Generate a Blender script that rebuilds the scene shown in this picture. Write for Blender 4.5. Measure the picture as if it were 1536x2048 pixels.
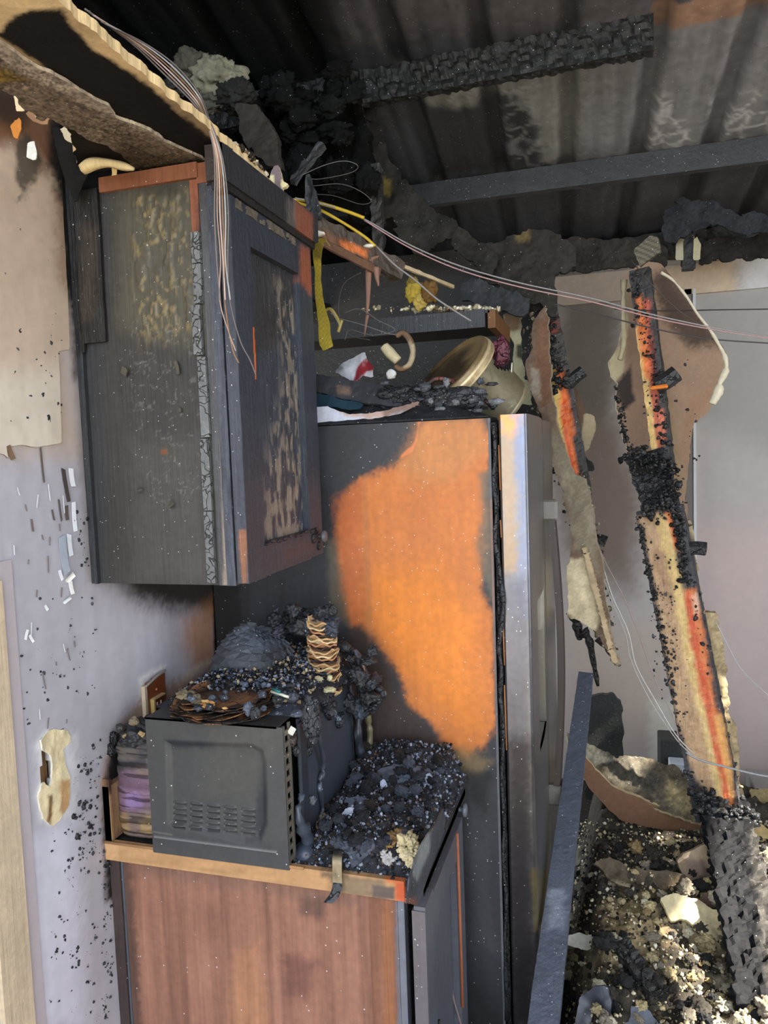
import bpy, math, random
import numpy as np
for o in list(bpy.data.objects): bpy.data.objects.remove(o, do_unlink=True)
S = bpy.context.scene
COL = S.collection
rd = math.radians
# ---------------------------------------------------------------- camera
CAM = np.array([.948, 0., 1.65]); FPX = 1492.
def _axes(y, p, r):
    cy, sy, cp, sp = math.cos(y), math.sin(y), math.cos(p), math.sin(p)
    w = np.array([-sy*cp, cy*cp, sp]); a = np.array([cy, sy, 0.]); b = np.cross(a, w)
    c, s = math.cos(r), math.sin(r)
    return c*a+s*b, -s*a+c*b, w
RT, UP, FW = _axes(rd(16.684), rd(-4.374), rd(-2.084))
cd = bpy.data.cameras.new('camera'); cam = bpy.data.objects.new('camera', cd); COL.objects.link(cam)
from mathutils import Matrix, Vector
cam.matrix_world = Matrix([[RT[i], UP[i], -FW[i], CAM[i]] for i in range(3)]+[[0, 0, 0, 1]])
cd.sensor_fit = 'HORIZONTAL'; cd.sensor_width = 36.; cd.lens = FPX/1536*36; cd.clip_start = .02; cd.clip_end = 200
S.camera = cam
# ---------------------------------------------------------------- world, sun, exposure
W = bpy.data.worlds.new('world'); S.world = W; W.use_nodes = True
bg = W.node_tree.nodes['Background']; bg.inputs[0].default_value = (.80, .89, 1., 1); bg.inputs[1].default_value = 2.2
sl = bpy.data.lights.new('sun', 'SUN'); sl.energy = 13; sl.angle = rd(1.0); sl.color = (1, .93, .80)
sun = bpy.data.objects.new('sun', sl); COL.objects.link(sun)
SUNDIR = np.array([-.66, .20, -.70])      # direction in which the light travels
sun.rotation_euler = Vector(SUNDIR).to_track_quat('-Z', 'Y').to_euler()
S.view_settings.view_transform = 'Standard'; S.view_settings.look = 'None'
S.view_settings.gamma = 1; S.view_settings.use_curve_mapping = False; S.view_settings.exposure = 1.1
# ---------------------------------------------------------------- helpers: pixels to points
def ray(x, y): return RT*(x-768)/FPX+UP*(1024-y)/FPX+FW
def P(x, y, X=None, Y=None, Z=None, pl=None):
    v = ray(x, y)
    if pl is not None: p0, n = pl; t = np.dot(np.asarray(p0)-CAM, n)/np.dot(v, n)
    elif X is not None: t = (X-CAM[0])/v[0]
    elif Y is not None: t = (Y-CAM[1])/v[1]
    else: t = (Z-CAM[2])/v[2]
    return CAM+t*v
def prj(p):
    v = p-CAM; w = np.maximum(v@FW, .05)
    return np.stack([768+FPX*(v@RT)/w, 1024-FPX*(v@UP)/w], 1)
def lin(c):
    c = np.asarray(c, float)/255.
    return np.where(c <= .04045, c/12.92, ((c+.055)/1.055)**2.4)
# ---------------------------------------------------------------- noise
def _h(i, j, k, s):
    n = (i*374761393+j*668265263+k*2147483647+s*974711) & 0xffffffff
    n = ((n ^ (n >> 13))*1274126177) & 0xffffffff
    n = n ^ (n >> 16)
    return (n & 0xffff)/65535.
def vn(p, sc=1., s=0):
    q = np.asarray(p, float)*sc+100.; i = np.floor(q).astype(np.int64); f = q-i; f = f*f*(3-2*f)
    r = 0
    for a in (0, 1):
        for b in (0, 1):
            for c in (0, 1):
                w = (f[:, 0] if a else 1-f[:, 0])*(f[:, 1] if b else 1-f[:, 1])*(f[:, 2] if c else 1-f[:, 2])
                r = r+w*_h(i[:, 0]+a, i[:, 1]+b, i[:, 2]+c, s)
    return r
def fbm(p, sc=1., o=3, s=0):
    r = 0; a = .5; t = 0
    for k in range(o): r = r+a*vn(p, sc*2**k, s+k*7); t += a; a *= .55
    return r/t
def cell(p, sc=1., s=0):               # worley F1 and F2-F1 in 3-D, jittered grid
    q = np.asarray(p, float)*sc+100.; i = np.floor(q).astype(np.int64)
    d1 = np.full(len(q), 9.); d2 = np.full(len(q), 9.)
    for a in (-1, 0, 1):
        for b in (-1, 0, 1):
            for c in (-1, 0, 1):
                I = i+np.array([a, b, c])
                ctr = I+np.stack([_h(I[:, 0], I[:, 1], I[:, 2], s+m) for m in (1, 2, 3)], 1)
                d = np.linalg.norm(q-ctr, axis=1)
                d2 = np.minimum(d2, np.maximum(d, d1)); d1 = np.minimum(d1, d)
    return d1, d2-d1
def sstep(a, b, x):
    t = np.clip((x-a)/(b-a), 0, 1); return t*t*(3-2*t)
def sdf(poly, q):                      # signed distance, negative inside
    poly = np.asarray(poly, float); n = len(poly); d = np.full(len(q), 1e18); ins = np.zeros(len(q), bool)
    for i in range(n):
        a, b = poly[i], poly[(i+1) % n]; e = b-a; w = q-a
        t = np.clip((w@e)/max(e@e, 1e-12), 0, 1); v = w-t[:, None]*e
        d = np.minimum(d, (v*v).sum(1))
        c = (a[1] > q[:, 1]) != (b[1] > q[:, 1])
        with np.errstate(divide='ignore', invalid='ignore'):
            xx = (b[0]-a[0])*(q[:, 1]-a[1])/(b[1]-a[1])+a[0]
        ins ^= c & (q[:, 0] < xx)
    d = np.sqrt(d); return np.where(ins, -d, d)
# colour of a surface from its own stains: base colour, stains as outlines with soft, ragged borders
def stain(base, layers=(), mott=.12, ms=9., streak=0., seed=0, fine=.08):
    base = lin(base)
    L = [(np.asarray(l[0], float), lin(l[1]), l[2], l[3], l[4], l[5] if len(l) > 5 else 1.) for l in layers]
    def f(p):
        q = prj(p); c = np.tile(base, (len(p), 1))
        for k, (poly, col, soft, wamp, wfreq, op) in enumerate(L):
            d = sdf(poly, q)
            if wamp: d = d+wamp*2*(fbm(p, wfreq, 4, seed+11*k+3)-.5)
            if soft > 2: d = d+min(soft, 14)*1.3*(fbm(p, 150., 2, seed+k)-.5)
            a = (1-sstep(-soft, soft, d))*op
            c = c*(1-a[:, None])+col*a[:, None]
        m = 1+mott*2*(fbm(p, ms, 4, seed+50)-.5)+fine*2*(vn(p, ms*14, seed+70)-.5)
        if streak:
            m = m*(1+streak*2*(fbm(p*np.array([1, 1, .05]), 60., 3, seed+90)-.5))
        return np.clip(c*m[:, None], 0, 1)
    return f
# ---------------------------------------------------------------- mesh builders
def setp(o, label=None, cat=None, group=None, kind=None):
    if label: o['label'] = label
    if cat: o['category'] = cat
    if group: o['group'] = group
    if kind: o['kind'] = kind
    return o
def mk(name, V, F, cols=None, mat=None, parent=None, smooth=False, flat_col=None, origin=None):
    V = np.asarray(V, float)
    off = np.zeros(3)
    if parent is not None:
        off = np.array(parent['_w'] if '_w' in parent else (0, 0, 0), float)
    else:
        off = np.array([(V[:, 0].min()+V[:, 0].max())/2, (V[:, 1].min()+V[:, 1].max())/2, V[:, 2].min()]) if origin is None else np.array(origin, float)
    me = bpy.data.meshes.new(name)
    if isinstance(F, np.ndarray):
        k = F.shape[1]; me.vertices.add(len(V)); me.vertices.foreach_set('co', (V-off).ravel())
        me.loops.add(F.size); me.loops.foreach_set('vertex_index', F.ravel().astype(np.int32))
        me.polygons.add(len(F)); me.polygons.foreach_set('loop_start', np.arange(0, F.size, k, dtype=np.int32))
        me.update(calc_edges=True); me.validate()
    else:
        me.from_pydata((V-off).tolist(), [], F); me.update()
    if smooth: me.polygons.foreach_set('use_smooth', np.ones(len(me.polygons), bool))
    if cols is None and flat_col is not None: cols = np.tile(lin(flat_col), (len(V), 1))
    if cols is not None:
        a = me.color_attributes.new('Col', 'FLOAT_COLOR', 'POINT')
        c4 = np.ones((len(V), 4)); c4[:, :3] = cols; a.data.foreach_set('color', c4.ravel())
    if mat: me.materials.append(mat)
    o = bpy.data.objects.new(name, me); COL.objects.link(o)
    if parent is not None: o.parent = parent; o['_w'] = off.tolist()
    else: o.location = off; o['_w'] = off.tolist()
    return o
def thing(name, label, cat, loc, group=None):
    o = bpy.data.objects.new(name, None); COL.objects.link(o); o.location = loc; o['_w'] = [float(v) for v in loc]
    o.empty_display_size = .05
    return setp(o, label, cat, group)
def sgrid(nu, nv):
    i = np.arange(nu-1)[:, None]*nv+np.arange(nv-1)[None, :]; i = i.ravel()
    return np.stack([i, i+nv, i+nv+1, i+1], 1)
def tri2(F): return np.concatenate([F[:, [0, 1, 2]], F[:, [0, 2, 3]]])
# closed slab from a grid of points V (nu*nv), cells kept by mask, thickness vector T, rim coloured by edgecol
def slab(name, V, nu, nv, T, colf, mat, parent=None, keep=None, edgecol=None, backcol=None, smooth=True, pts=None):
    F = sgrid(nu, nv)
    if keep is not None: F = F[keep]
    if len(F) == 0: return None
    n = len(V); T = np.asarray(T, float)
    cf = colf(V if pts is None else pts)
    V2 = V+T
    E = np.concatenate([F[:, [0, 1]], F[:, [1, 2]], F[:, [2, 3]], F[:, [3, 0]]])
    key = np.sort(E, 1); k = key[:, 0].astype(np.int64)*n+key[:, 1]
    u, inv, cnt = np.unique(k, return_inverse=True, return_counts=True)
    B = E[cnt[inv] == 1]
    bc = cf if backcol is None else np.tile(lin(backcol), (n, 1))
    AV = [V, V2]; AC = [cf, bc]; AF = [F, F[:, ::-1]+n]
    m = len(B)
    AV += [V[B[:, 0]], V[B[:, 1]], V2[B[:, 1]], V2[B[:, 0]]]
    if edgecol is None: ec = [cf[B[:, 0]], cf[B[:, 1]], bc[B[:, 1]], bc[B[:, 0]]]
    else:
        e = lin(edgecol)[None]*(1+.35*(vn(V[B[:, 0]], 70., 5)-.5))[:, None]; ec = [e]*4
    AC += ec; r = np.arange(m)+2*n
    AF.append(np.stack([r+m, r, r+3*m, r+2*m], 1))
    V_ = np.concatenate(AV); C_ = np.concatenate(AC); F_ = np.concatenate(AF)
    used = np.zeros(len(V_), bool); used[F_] = True; idx = np.cumsum(used)-1
    return mk(name, V_[used], idx[F_], C_[used], mat, parent, smooth=False)
# flat panel between two corners in a plane of constant X, Y or Z (corner a = lower near, spans du,dv)
def panel(name, o, du, dv, T, colf, mat, parent=None, res=.006, disp=None, edgecol=None, mask=None, backcol=None):
    o, du, dv = (np.asarray(v, float) for v in (o, du, dv))
    lu, lv = np.linalg.norm(du), np.linalg.norm(dv)
    nu, nv = max(2, int(lu/res)+1), max(2, int(lv/res)+1)
    a, b = np.meshgrid(np.linspace(0, 1, nu), np.linspace(0, 1, nv), indexing='ij')
    pts = o+a.reshape(-1, 1)*du+b.reshape(-1, 1)*dv
    N = np.cross(du, dv); N /= np.linalg.norm(N)
    if np.dot(N, T) > 0: N = -N
    V = pts if disp is None else pts+N*disp(pts)[:, None]
    keep = None
    if mask is not None:
        k = mask(pts); F = sgrid(nu, nv); keep = k[F].all(1)
    return slab(name, V, nu, nv, T, colf, mat, parent, keep, edgecol, backcol, pts=pts)
# ragged sheet: outline in picture coordinates laid on a plane in the room
def sheet(name, poly, pl, colf, mat, parent=None, s=.006, thick=.012, rag=.006, wob=.0, wf=6., edgecol=None, backcol=None, holes=(), seed=0, ragf=25., bend=None, gr=0.):
    p0, n = np.asarray(pl[0], float), np.asarray(pl[1], float); n = n/np.linalg.norm(n)
    if np.dot(n, CAM-p0) < 0: n = -n
    q = np.array([P(x, y, pl=(p0, n)) for x, y in poly])
    up = np.array([0, 0, 1.]) if abs(n[2]) < .8 else np.array([0, 1., 0])
    u = np.cross(up, n); u /= np.linalg.norm(u); v = np.cross(n, u)
    uv = np.stack([(q-p0)@u, (q-p0)@v], 1)
    mn, mx = uv.min(0)-2*s-rag, uv.max(0)+2*s+rag
    nu, nv = int((mx[0]-mn[0])/s)+2, int((mx[1]-mn[1])/s)+2
    a, b = np.meshgrid(mn[0]+np.arange(nu)*s, mn[1]+np.arange(nv)*s, indexing='ij')
    g = np.stack([a.ravel(), b.ravel()], 1); pts = p0+g[:, :1]*u+g[:, 1:]*v
    d = sdf(uv, g)+rag*2*(fbm(pts, ragf, 4, seed)-.5)*1.6
    for h in holes:
        hq = np.array([P(x, y, pl=(p0, n)) for x, y in h]); hu = np.stack([(hq-p0)@u, (hq-p0)@v], 1)
        d = np.maximum(d, -(sdf(hu, g)+rag*2*(fbm(pts, ragf, 4, seed+5)-.5)*1.6))
    F = sgrid(nu, nv); keep = (d[F] < 0).all(1)
    # pull boundary vertices on to the outline for a smoother edge
    dg = d.reshape(nu, nv); gu, gv = np.gradient(dg, s); gm = np.maximum(np.hypot(gu, gv), .35).ravel(); gu, gv = gu.ravel()/gm, gv.ravel()/gm
    used = np.zeros(len(d), bool); used[F[keep]] = True; out = np.zeros(len(d), bool); out[F[~keep]] = True
    mv = np.where(used & out, np.clip(-d, 0, s*1.9)/gm, 0)
    V = pts+(gu*mv)[:, None]*u+(gv*mv)[:, None]*v
    V = V+n*(wob*2*(fbm(pts, wf, 3, seed+9)-.5))[:, None]
    if gr: V = V+n*(gr*2*(fbm(pts, 45., 3, seed+19)-.5))[:, None]
    if bend is not None: V = V+bend(g, pts, n)
    return slab(name, V, nu, nv, -n*thick, colf, mat, parent, keep, edgecol, backcol, pts=pts)
# timber along a path: rectangular section subdivided, with charring relief; colour function gets (points, face id, t)
def beam(name, p0, p1, w, h, ax, colf, mat, parent=None, seg=.012, ns=4, char=.0, gator=0., seed=0, taper=None, sag=None):
    p0, p1, ax = (np.asarray(v, float) for v in (p0, p1, ax))
    D = p1-p0; L = np.linalg.norm(D); D /= L
    A = ax-D*(ax@D); A /= np.linalg.norm(A); B = np.cross(D, A)
    n = max(2, int(L/seg)+1); t = np.linspace(0, 1, n)
    ring = []; fid = []
    for side, (c0, c1) in enumerate((((-1, -1), (1, -1)), ((1, -1), (1, 1)), ((1, 1), (-1, 1)), ((-1, 1), (-1, -1)))):
        for k in range(ns+1):
            f = k/ns; ring.append((c0[0]*(1-f)+c1[0]*f, c0[1]*(1-f)+c1[1]*f)); fid.append(side)
    ring = np.array(ring); R_ = len(ring)
    tw = np.ones(n) if taper is None else taper(t)
    ctr = p0+D*(t*L)[:, None]
    if sag is not None: ctr = ctr+sag(t)
    V = ctr[:, None]+(ring[None, :, 0:1]*w/2*A+ring[None, :, 1:2]*h/2*B)*tw[:, None, None]
    V = V.reshape(-1, 3); fi = np.tile(fid, n); ti = np.repeat(t, R_)
    rad = (ring[:, 0:1]*A+ring[:, 1:2]*B); rad = rad/np.linalg.norm(rad, axis=1)[:, None]; rad = np.tile(rad, (n, 1))
    cc = colf(V, fi, ti)
    if char: V = V+rad*(char*2*(fbm(V, 60., 3, seed)-.6))[:, None]
    if gator:
        c = cell(V*np.array([1, 1, 1.]), 1/gator, seed)[1]; V = V-rad*(.006*(1-sstep(0, .35, c)))[:, None]
        cc = cc*(.35+.65*sstep(0, .3, c))[:, None]
    i = (np.arange(n-1)[:, None]*R_+np.arange(R_)[None, :]); j = (np.arange(n-1)[:, None]*R_+(np.arange(R_)[None, :]+1) % R_)
    F = np.stack([i.ravel(), j.ravel(), j.ravel()+R_, i.ravel()+R_], 1)
    nV = len(V); V = np.concatenate([V, [V[:R_].mean(0)], [V[-R_:].mean(0)]]); cc = np.concatenate([cc, cc[:1], cc[-1:]])
    k = np.arange(R_); e0 = np.stack([np.full(R_, nV), (k+1) % R_, k, k], 1); e1 = np.stack([np.full(R_, nV+1), k+nV-R_, (k+1) % R_+nV-R_, k+nV-R_], 1)
    FF = [tuple(x) for x in F.tolist()]+[tuple(x[:3]) for x in e0.tolist()]+[tuple(x[:3]) for x in e1.tolist()]
    return mk(name, V, FF, cc, mat, parent)
# round tube along points
def tube(name, pts, r, mat, parent=None, col=(60, 60, 60), colf=None, ns=6, sub=6, smooth=True, rf=None):
    pts = np.asarray(pts, float); n = len(pts)
    if sub > 1 and n > 2:
        q = []; E_ = np.concatenate([[2*pts[0]-pts[1]], pts, [2*pts[-1]-pts[-2]]])
        for i in range(n-1):
            a, b, c, d = E_[i:i+4]
            for k in range(sub):
                t = k/sub; q.append(.5*((2*b)+(-a+c)*t+(2*a-5*b+4*c-d)*t*t+(-a+3*b-3*c+d)*t**3))
        q.append(pts[-1]); pts = np.array(q); n = len(pts)
    T = np.gradient(pts, axis=0); T /= np.linalg.norm(T, axis=1)[:, None]+1e-9
    A = np.cross(T, [0.13, .31, .94]); A /= np.linalg.norm(A, axis=1)[:, None]+1e-9; B = np.cross(T, A)
    ang = np.arange(ns)*2*math.pi/ns; rr = np.full(n, r) if rf is None else r*rf(np.linspace(0, 1, n))
    V = pts[:, None]+rr[:, None, None]*(np.cos(ang)[None, :, None]*A[:, None]+np.sin(ang)[None, :, None]*B[:, None])
    V = V.reshape(-1, 3)
    F = []
    for i in range(n-1):
        for k in range(ns): F.append((i*ns+k, i*ns+(k+1) % ns, (i+1)*ns+(k+1) % ns, (i+1)*ns+k))
    F.append(tuple(range(ns))[::-1]); F.append(tuple((n-1)*ns+k for k in range(ns)))
    cols = colf(V) if colf else np.tile(lin(col), (len(V), 1))
    return mk(name, V, F, cols, mat, parent, smooth=smooth)
def box(name, a, b, mat, parent=None, col=(80, 80, 80), colf=None, bev=.0, res=None):
    a, b = np.minimum(a, b).astype(float), np.maximum(a, b).astype(float)
    e = min(bev, (b-a).min()/2*.9)
    V = []; F = []
    if e > 0:
        # chamfered box: 24 vertices
        idx = {}
        for c in range(8):
            s = [(c >> k) & 1 for k in range(3)]
            for k in range(3):
                v = [b[m]-e if s[m] else a[m]+e for m in range(3)]; v[k] = b[k] if s[k] else a[k]
                idx[(c, k)] = len(V); V.append(v)
        def q(*t): F.append(tuple(idx[x] for x in t))
        for k in range(3):
            o1, o2 = (k+1) % 3, (k+2) % 3
            for s in (0, 1):
                c = [(s << k) | (u << o1) | (v << o2) for u, v in ((0, 0), (1, 0), (1, 1), (0, 1))]
                t = [(x, k) for x in c]; q(*(t if s else t[::-1]))
        for k in range(3):
            o1, o2 = (k+1) % 3, (k+2) % 3
            for u in (0, 1):
                for v in (0, 1):
                    c0 = (u << o1) | (v << o2); c1 = c0 | (1 << k)
                    t = [(c0, o1), (c0, o2), (c1, o2), (c1, o1)]; q(*(t if u != v else t[::-1]))
        for c in range(8):
            t = [(c, 0), (c, 1), (c, 2)]; q(*(t if bin(c).count('1') % 2 else t[::-1]))
    else:
        V = [[(b if (c >> k) & 1 else a)[k] for k in range(3)] for c in range(8)]
        F = [(0, 2, 3, 1), (4, 5, 7, 6), (0, 1, 5, 4), (2, 6, 7, 3), (0, 4, 6, 2), (1, 3, 7, 5)]
    V = np.array(V); cols = colf(V) if colf else np.tile(lin(col), (len(V), 1))
    return mk(name, V, F, cols, mat, parent)
def ico(sub=1):
    t = (1+5**.5)/2
    V = [(-1, t, 0), (1, t, 0), (-1, -t, 0), (1, -t, 0), (0, -1, t), (0, 1, t), (0, -1, -t), (0, 1, -t), (t, 0, -1), (t, 0, 1), (-t, 0, -1), (-t, 0, 1)]
    F = [(0, 11, 5), (0, 5, 1), (0, 1, 7), (0, 7, 10), (0, 10, 11), (1, 5, 9), (5, 11, 4), (11, 10, 2), (10, 7, 6), (7, 1, 8), (3, 9, 4), (3, 4, 2), (3, 2, 6), (3, 6, 8), (3, 8, 9), (4, 9, 5), (2, 4, 11), (6, 2, 10), (8, 6, 7), (9, 8, 1)]
    V = [np.array(v)/np.linalg.norm(v) for v in V]
    for _ in range(sub):
        mid = {}; G = []
        def m(a, b):
            k = (min(a, b), max(a, b))
            if k not in mid: v = V[a]+V[b]; V.append(v/np.linalg.norm(v)); mid[k] = len(V)-1
            return mid[k]
        for a, b, c in F: x, y, z = m(a, b), m(b, c), m(c, a); G += [(a, x, z), (b, y, x), (c, z, y), (x, y, z)]
        F = G
    return np.array(V), np.array(F)
ICO = {k: ico(k) for k in (1, 2, 3, 4)}
def lump(name, c, r, mat, parent=None, colf=None, col=(60, 60, 60), rough=.35, f=2.2, seed=0, sub=3, flat=None):
    V, F = ICO[sub]; r = np.asarray(r, float)*np.ones(3)
    D = fbm(V+seed*3.1, f, 4, seed)-.5+.35*(fbm(V+seed, f*3.5, 2, seed+3)-.5)
    W_ = V*(1+rough*2*D)[:, None]*r
    if flat is not None: W_[:, 2] = np.maximum(W_[:, 2], -flat)
    W_ = W_+np.asarray(c)
    return mk(name, W_, F.copy(), colf(W_) if colf else np.tile(lin(col), (len(V), 1)), mat, parent)
# many small crumbs joined into one mesh (uncountable stuff)
def crumbs(name, pts, r0, r1, cols, mat, parent=None, seed=0, flatk=.5):
    rg = np.random.RandomState(seed); V0, F0 = ICO[1]; n = len(pts); m = len(V0)
    Vb = V0[None]*(1+.7*(rg.rand(n, m, 1)-.5)); sc = (r0+(r1-r0)*rg.rand(n, 1, 1)**2.5)*(1-flatk*rg.rand(n, 1, 3))
    V = Vb*sc
    a = rg.rand(n)*6.28; ca, sa = np.cos(a)[:, None], np.sin(a)[:, None]
    V = np.stack([V[..., 0]*ca-V[..., 1]*sa, V[..., 0]*sa+V[..., 1]*ca, V[..., 2]], -1)+np.asarray(pts)[:, None]
    F = (F0[None]+(np.arange(n)*m)[:, None, None]).reshape(-1, 3)
    pal = np.array([lin(c) for c in cols]); k = rg.randint(0, len(pal), n); C = np.repeat(pal[k]*(.6+.8*rg.rand(n, 1)), m, 0)
    o = mk(name, V.reshape(-1, 3), F, np.clip(C, 0, 1), mat, parent); o['kind'] = 'stuff'; return o
# ---------------------------------------------------------------- materials
def mat(name, rough=.75, spec=.35, metal=0., nscale=70, namt=.3, bump=.25, bscale=90, speck=0., wood=0., crack=0., csc=14, cdark=.5, alpha=1., speckc=(.55, .55, .55)):
    m = bpy.data.materials.new(name); m.use_nodes = True; nt = m.node_tree; N = nt.nodes; K = nt.links
    b = N['Principled BSDF']; b.inputs['Roughness'].default_value = rough; b.inputs['Metallic'].default_value = metal
    b.inputs['Specular IOR Level'].default_value = spec
    tc = N.new('ShaderNodeTexCoord'); at = N.new('ShaderNodeAttribute'); at.attribute_name = 'Col'
    def math_(op, a, b_=None, c=None, cl=False):
        n = N.new('ShaderNodeMath'); n.operation = op; n.use_clamp = cl
        for i, v in enumerate((a, b_, c)):
            if v is None: continue
            if isinstance(v, (int, float)): n.inputs[i].default_value = v
            else: K.new(v, n.inputs[i])
        return n.outputs[0]
    def noise(scale, vec=None, det=6):
        n = N.new('ShaderNodeTexNoise'); n.inputs['Scale'].default_value = scale; n.inputs['Detail'].default_value = det
        n.inputs['Roughness'].default_value = .6; K.new(vec or tc.outputs['Object'], n.inputs['Vector']); return n.outputs['Fac']
    nf = noise(nscale)
    mul = math_('MULTIPLY_ADD', nf, 2*namt, 1-namt)
    h = noise(bscale)
    if wood:
        mp = N.new('ShaderNodeMapping'); mp.inputs['Scale'].default_value = (1, 1, .045); K.new(tc.outputs['Object'], mp.inputs['Vector'])
        wn = noise(150, mp.outputs[0], 5); mul = math_('MULTIPLY', mul, math_('MULTIPLY_ADD', wn, 2*wood, 1-wood))
        h = math_('ADD', h, wn)
    mx = N.new('ShaderNodeVectorMath'); mx.operation = 'SCALE'; K.new(at.outputs['Color'], mx.inputs[0]); K.new(mul, mx.inputs['Scale'])
    out = mx.outputs[0]
    if crack:
        wv = N.new('ShaderNodeTexNoise'); wv.inputs['Scale'].default_value = csc*.7; K.new(tc.outputs['Object'], wv.inputs['Vector'])
        ad = N.new('ShaderNodeVectorMath'); ad.operation = 'MULTIPLY_ADD'; K.new(wv.outputs['Color'], ad.inputs[0]); ad.inputs[1].default_value = (.09,)*3; K.new(tc.outputs['Object'], ad.inputs[2])
        vo = N.new('ShaderNodeTexVoronoi'); vo.feature = 'DISTANCE_TO_EDGE'; vo.inputs['Scale'].default_value = csc; K.new(ad.outputs[0], vo.inputs['Vector'])
        cr = N.new('ShaderNodeMapRange'); cr.inputs['From Max'].default_value = .05; K.new(vo.outputs['Distance'], cr.inputs['Value'])
        if cdark:
            k = math_('MULTIPLY_ADD', cr.outputs[0], cdark, 1-cdark)
            m2 = N.new('ShaderNodeVectorMath'); m2.operation = 'SCALE'; K.new(out, m2.inputs[0]); K.new(k, m2.inputs['Scale']); out = m2.outputs[0]
        h = math_('ADD', h, math_('MULTIPLY', cr.outputs[0], crack))
    if speck:
        vo = N.new('ShaderNodeTexVoronoi'); vo.inputs['Scale'].default_value = 230; K.new(tc.outputs['Object'], vo.inputs['Vector'])
        sep = N.new('ShaderNodeSeparateColor'); K.new(vo.outputs['Color'], sep.inputs[0])
        a = math_('LESS_THAN', vo.outputs['Distance'], math_('MULTIPLY_ADD', sep.outputs[1], .26, .06)); r = math_('LESS_THAN', sep.outputs[0], speck)
        cl = noise(6.); a = math_('MULTIPLY', math_('MULTIPLY', a, r), math_('GREATER_THAN', cl, .42))
        mm = N.new('ShaderNodeMix'); mm.data_type = 'RGBA'; K.new(a, mm.inputs[0]); K.new(out, mm.inputs[6]); mm.inputs[7].default_value = (*speckc, 1); out = mm.outputs[2]
    K.new(out, b.inputs['Base Color'])
    if bump:
        bn = N.new('ShaderNodeBump'); bn.inputs['Strength'].default_value = bump; bn.inputs['Distance'].default_value = .004
        K.new(h, bn.inputs['Height']); K.new(bn.outputs[0], b.inputs['Normal'])
    if alpha < 1: b.inputs['Alpha'].default_value = alpha
    return m
M = dict(
    char=mat('charred', .55, .5, speck=.05, bump=.8, bscale=70, namt=.45),
    charw=mat('charred_wood', .5, .5, speck=.06, bump=.5, wood=.25, crack=.0),
    gator=mat('alligator_char', .45, .5, bump=.9, crack=1.2, csc=38, cdark=.6, speck=.05),
    blist=mat('blistered_laminate', .5, .4, bump=.35, bscale=30, speck=.05, wood=.12, namt=.2),
    lam=mat('sooty_laminate', .42, .45, bump=.12, wood=.18, namt=.12, speck=.03),
    paint=mat('wall_paint', .6, .3, bump=.12, bscale=45, namt=.07, speck=.012, nscale=25),
    sheet=mat('soot_sheet_metal', .5, .4, bump=.12, bscale=60, namt=.15, speck=.035),
    steel=mat('stainless', .32, .5, metal=.75, bump=.06, bscale=60, namt=.12, speck=.03),
    roof=mat('roof_steel', .5, .4, bump=.15, bscale=50, namt=.35, nscale=24, speck=.05),
    wood=mat('wood', .6, .3, bump=.3, wood=.3, namt=.15, speck=.015),
    gyp=mat('gypsum', .85, .2, bump=.6, bscale=60, namt=.2),
    paper=mat('paper', .8, .2, bump=.2, bscale=60, namt=.15, speck=.01),
    pop=mat('popcorn_ceiling', .8, .2, bump=1., bscale=110, namt=1.1, nscale=110, speck=.10),
    wire=mat('wire', .45, .5, bump=.0, namt=.2),
    plastic=mat('plastic', .35, .5, bump=.3, bscale=40, namt=.2, speck=.02),
    ash=mat('ash_debris', .8, .3, bump=1., bscale=80, namt=.6, speck=.09, nscale=50),
    soot=mat('soot_black', .95, .1, bump=.6, bscale=60, namt=.5, speck=.03),
    tin=mat('tin', .4, .5, metal=.35, bump=.1, namt=.25, speck=.02),
    fluff=mat('insulation', .95, .1, bump=1., bscale=50, namt=.4),
)
BLK = (38, 39, 41); SOOT = (62, 63, 66)
#@@STRUCTURE
# ================================================================ STRUCTURE
# roof: corrugated steel seen from below, slopes down away from the camera
ZR, SL, SK = 3.15, .155, .056
def roofz(Y): return ZR-SL*Y
def rprof(X, Y):
    u = (X+SK*Y+20.03) % .243
    major = 1-sstep(.022, .036, np.abs(u-.12)); mi = 0
    for c in (.035, .205): mi = np.maximum(mi, 1-sstep(.006, .014, np.abs(u-c)))
    return major*.022+mi*.005, major
rg_ = [([(1150, 30), (1300, 20), (1560, -20), (1560, 270), (1400, 300), (1150, 325), (1160, 150)], (128, 127, 130), 40, 30, 4.),
       ([(790, 140), (962, 128), (965, 200), (930, 216), (875, 216), (835, 202)], (132, 131, 126), 10, 18, 14.),
       ([(975, 118), (1130, 96), (1175, 110), (1160, 326), (1090, 326), (1072, 252), (1052, 196), (1004, 186), (978, 200)], (128, 127, 124), 12, 18, 12.),
       ([(860, 222), (960, 214), (1010, 196), (1050, 205), (1066, 250), (1080, 330), (880, 345)], (46, 45, 47), 9, 8, 6.),
       ([(640, -10), (680, 90), (860, 70), (1280, 40), (1300, -20)], (88, 84, 84), 25, 26, 8.),
       ([(1300, 18), (1536, -30), (1536, 20), (1300, 70)], (150, 118, 98), 3, 4, 9.),
       ([(1350, 340), (1536, 320), (1536, 430), (1100, 460), (1130, 380)], (66, 64, 66), 30, 20, 5., .7),
       ([(-400, -200), (640, -200), (700, 200), (860, 420), (700, 700), (-400, 700)], (17, 19, 19), 40, 20, 4., .92)]
rbase = stain((62, 64, 70), rg_, mott=.3, ms=5., fine=.2)
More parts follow.
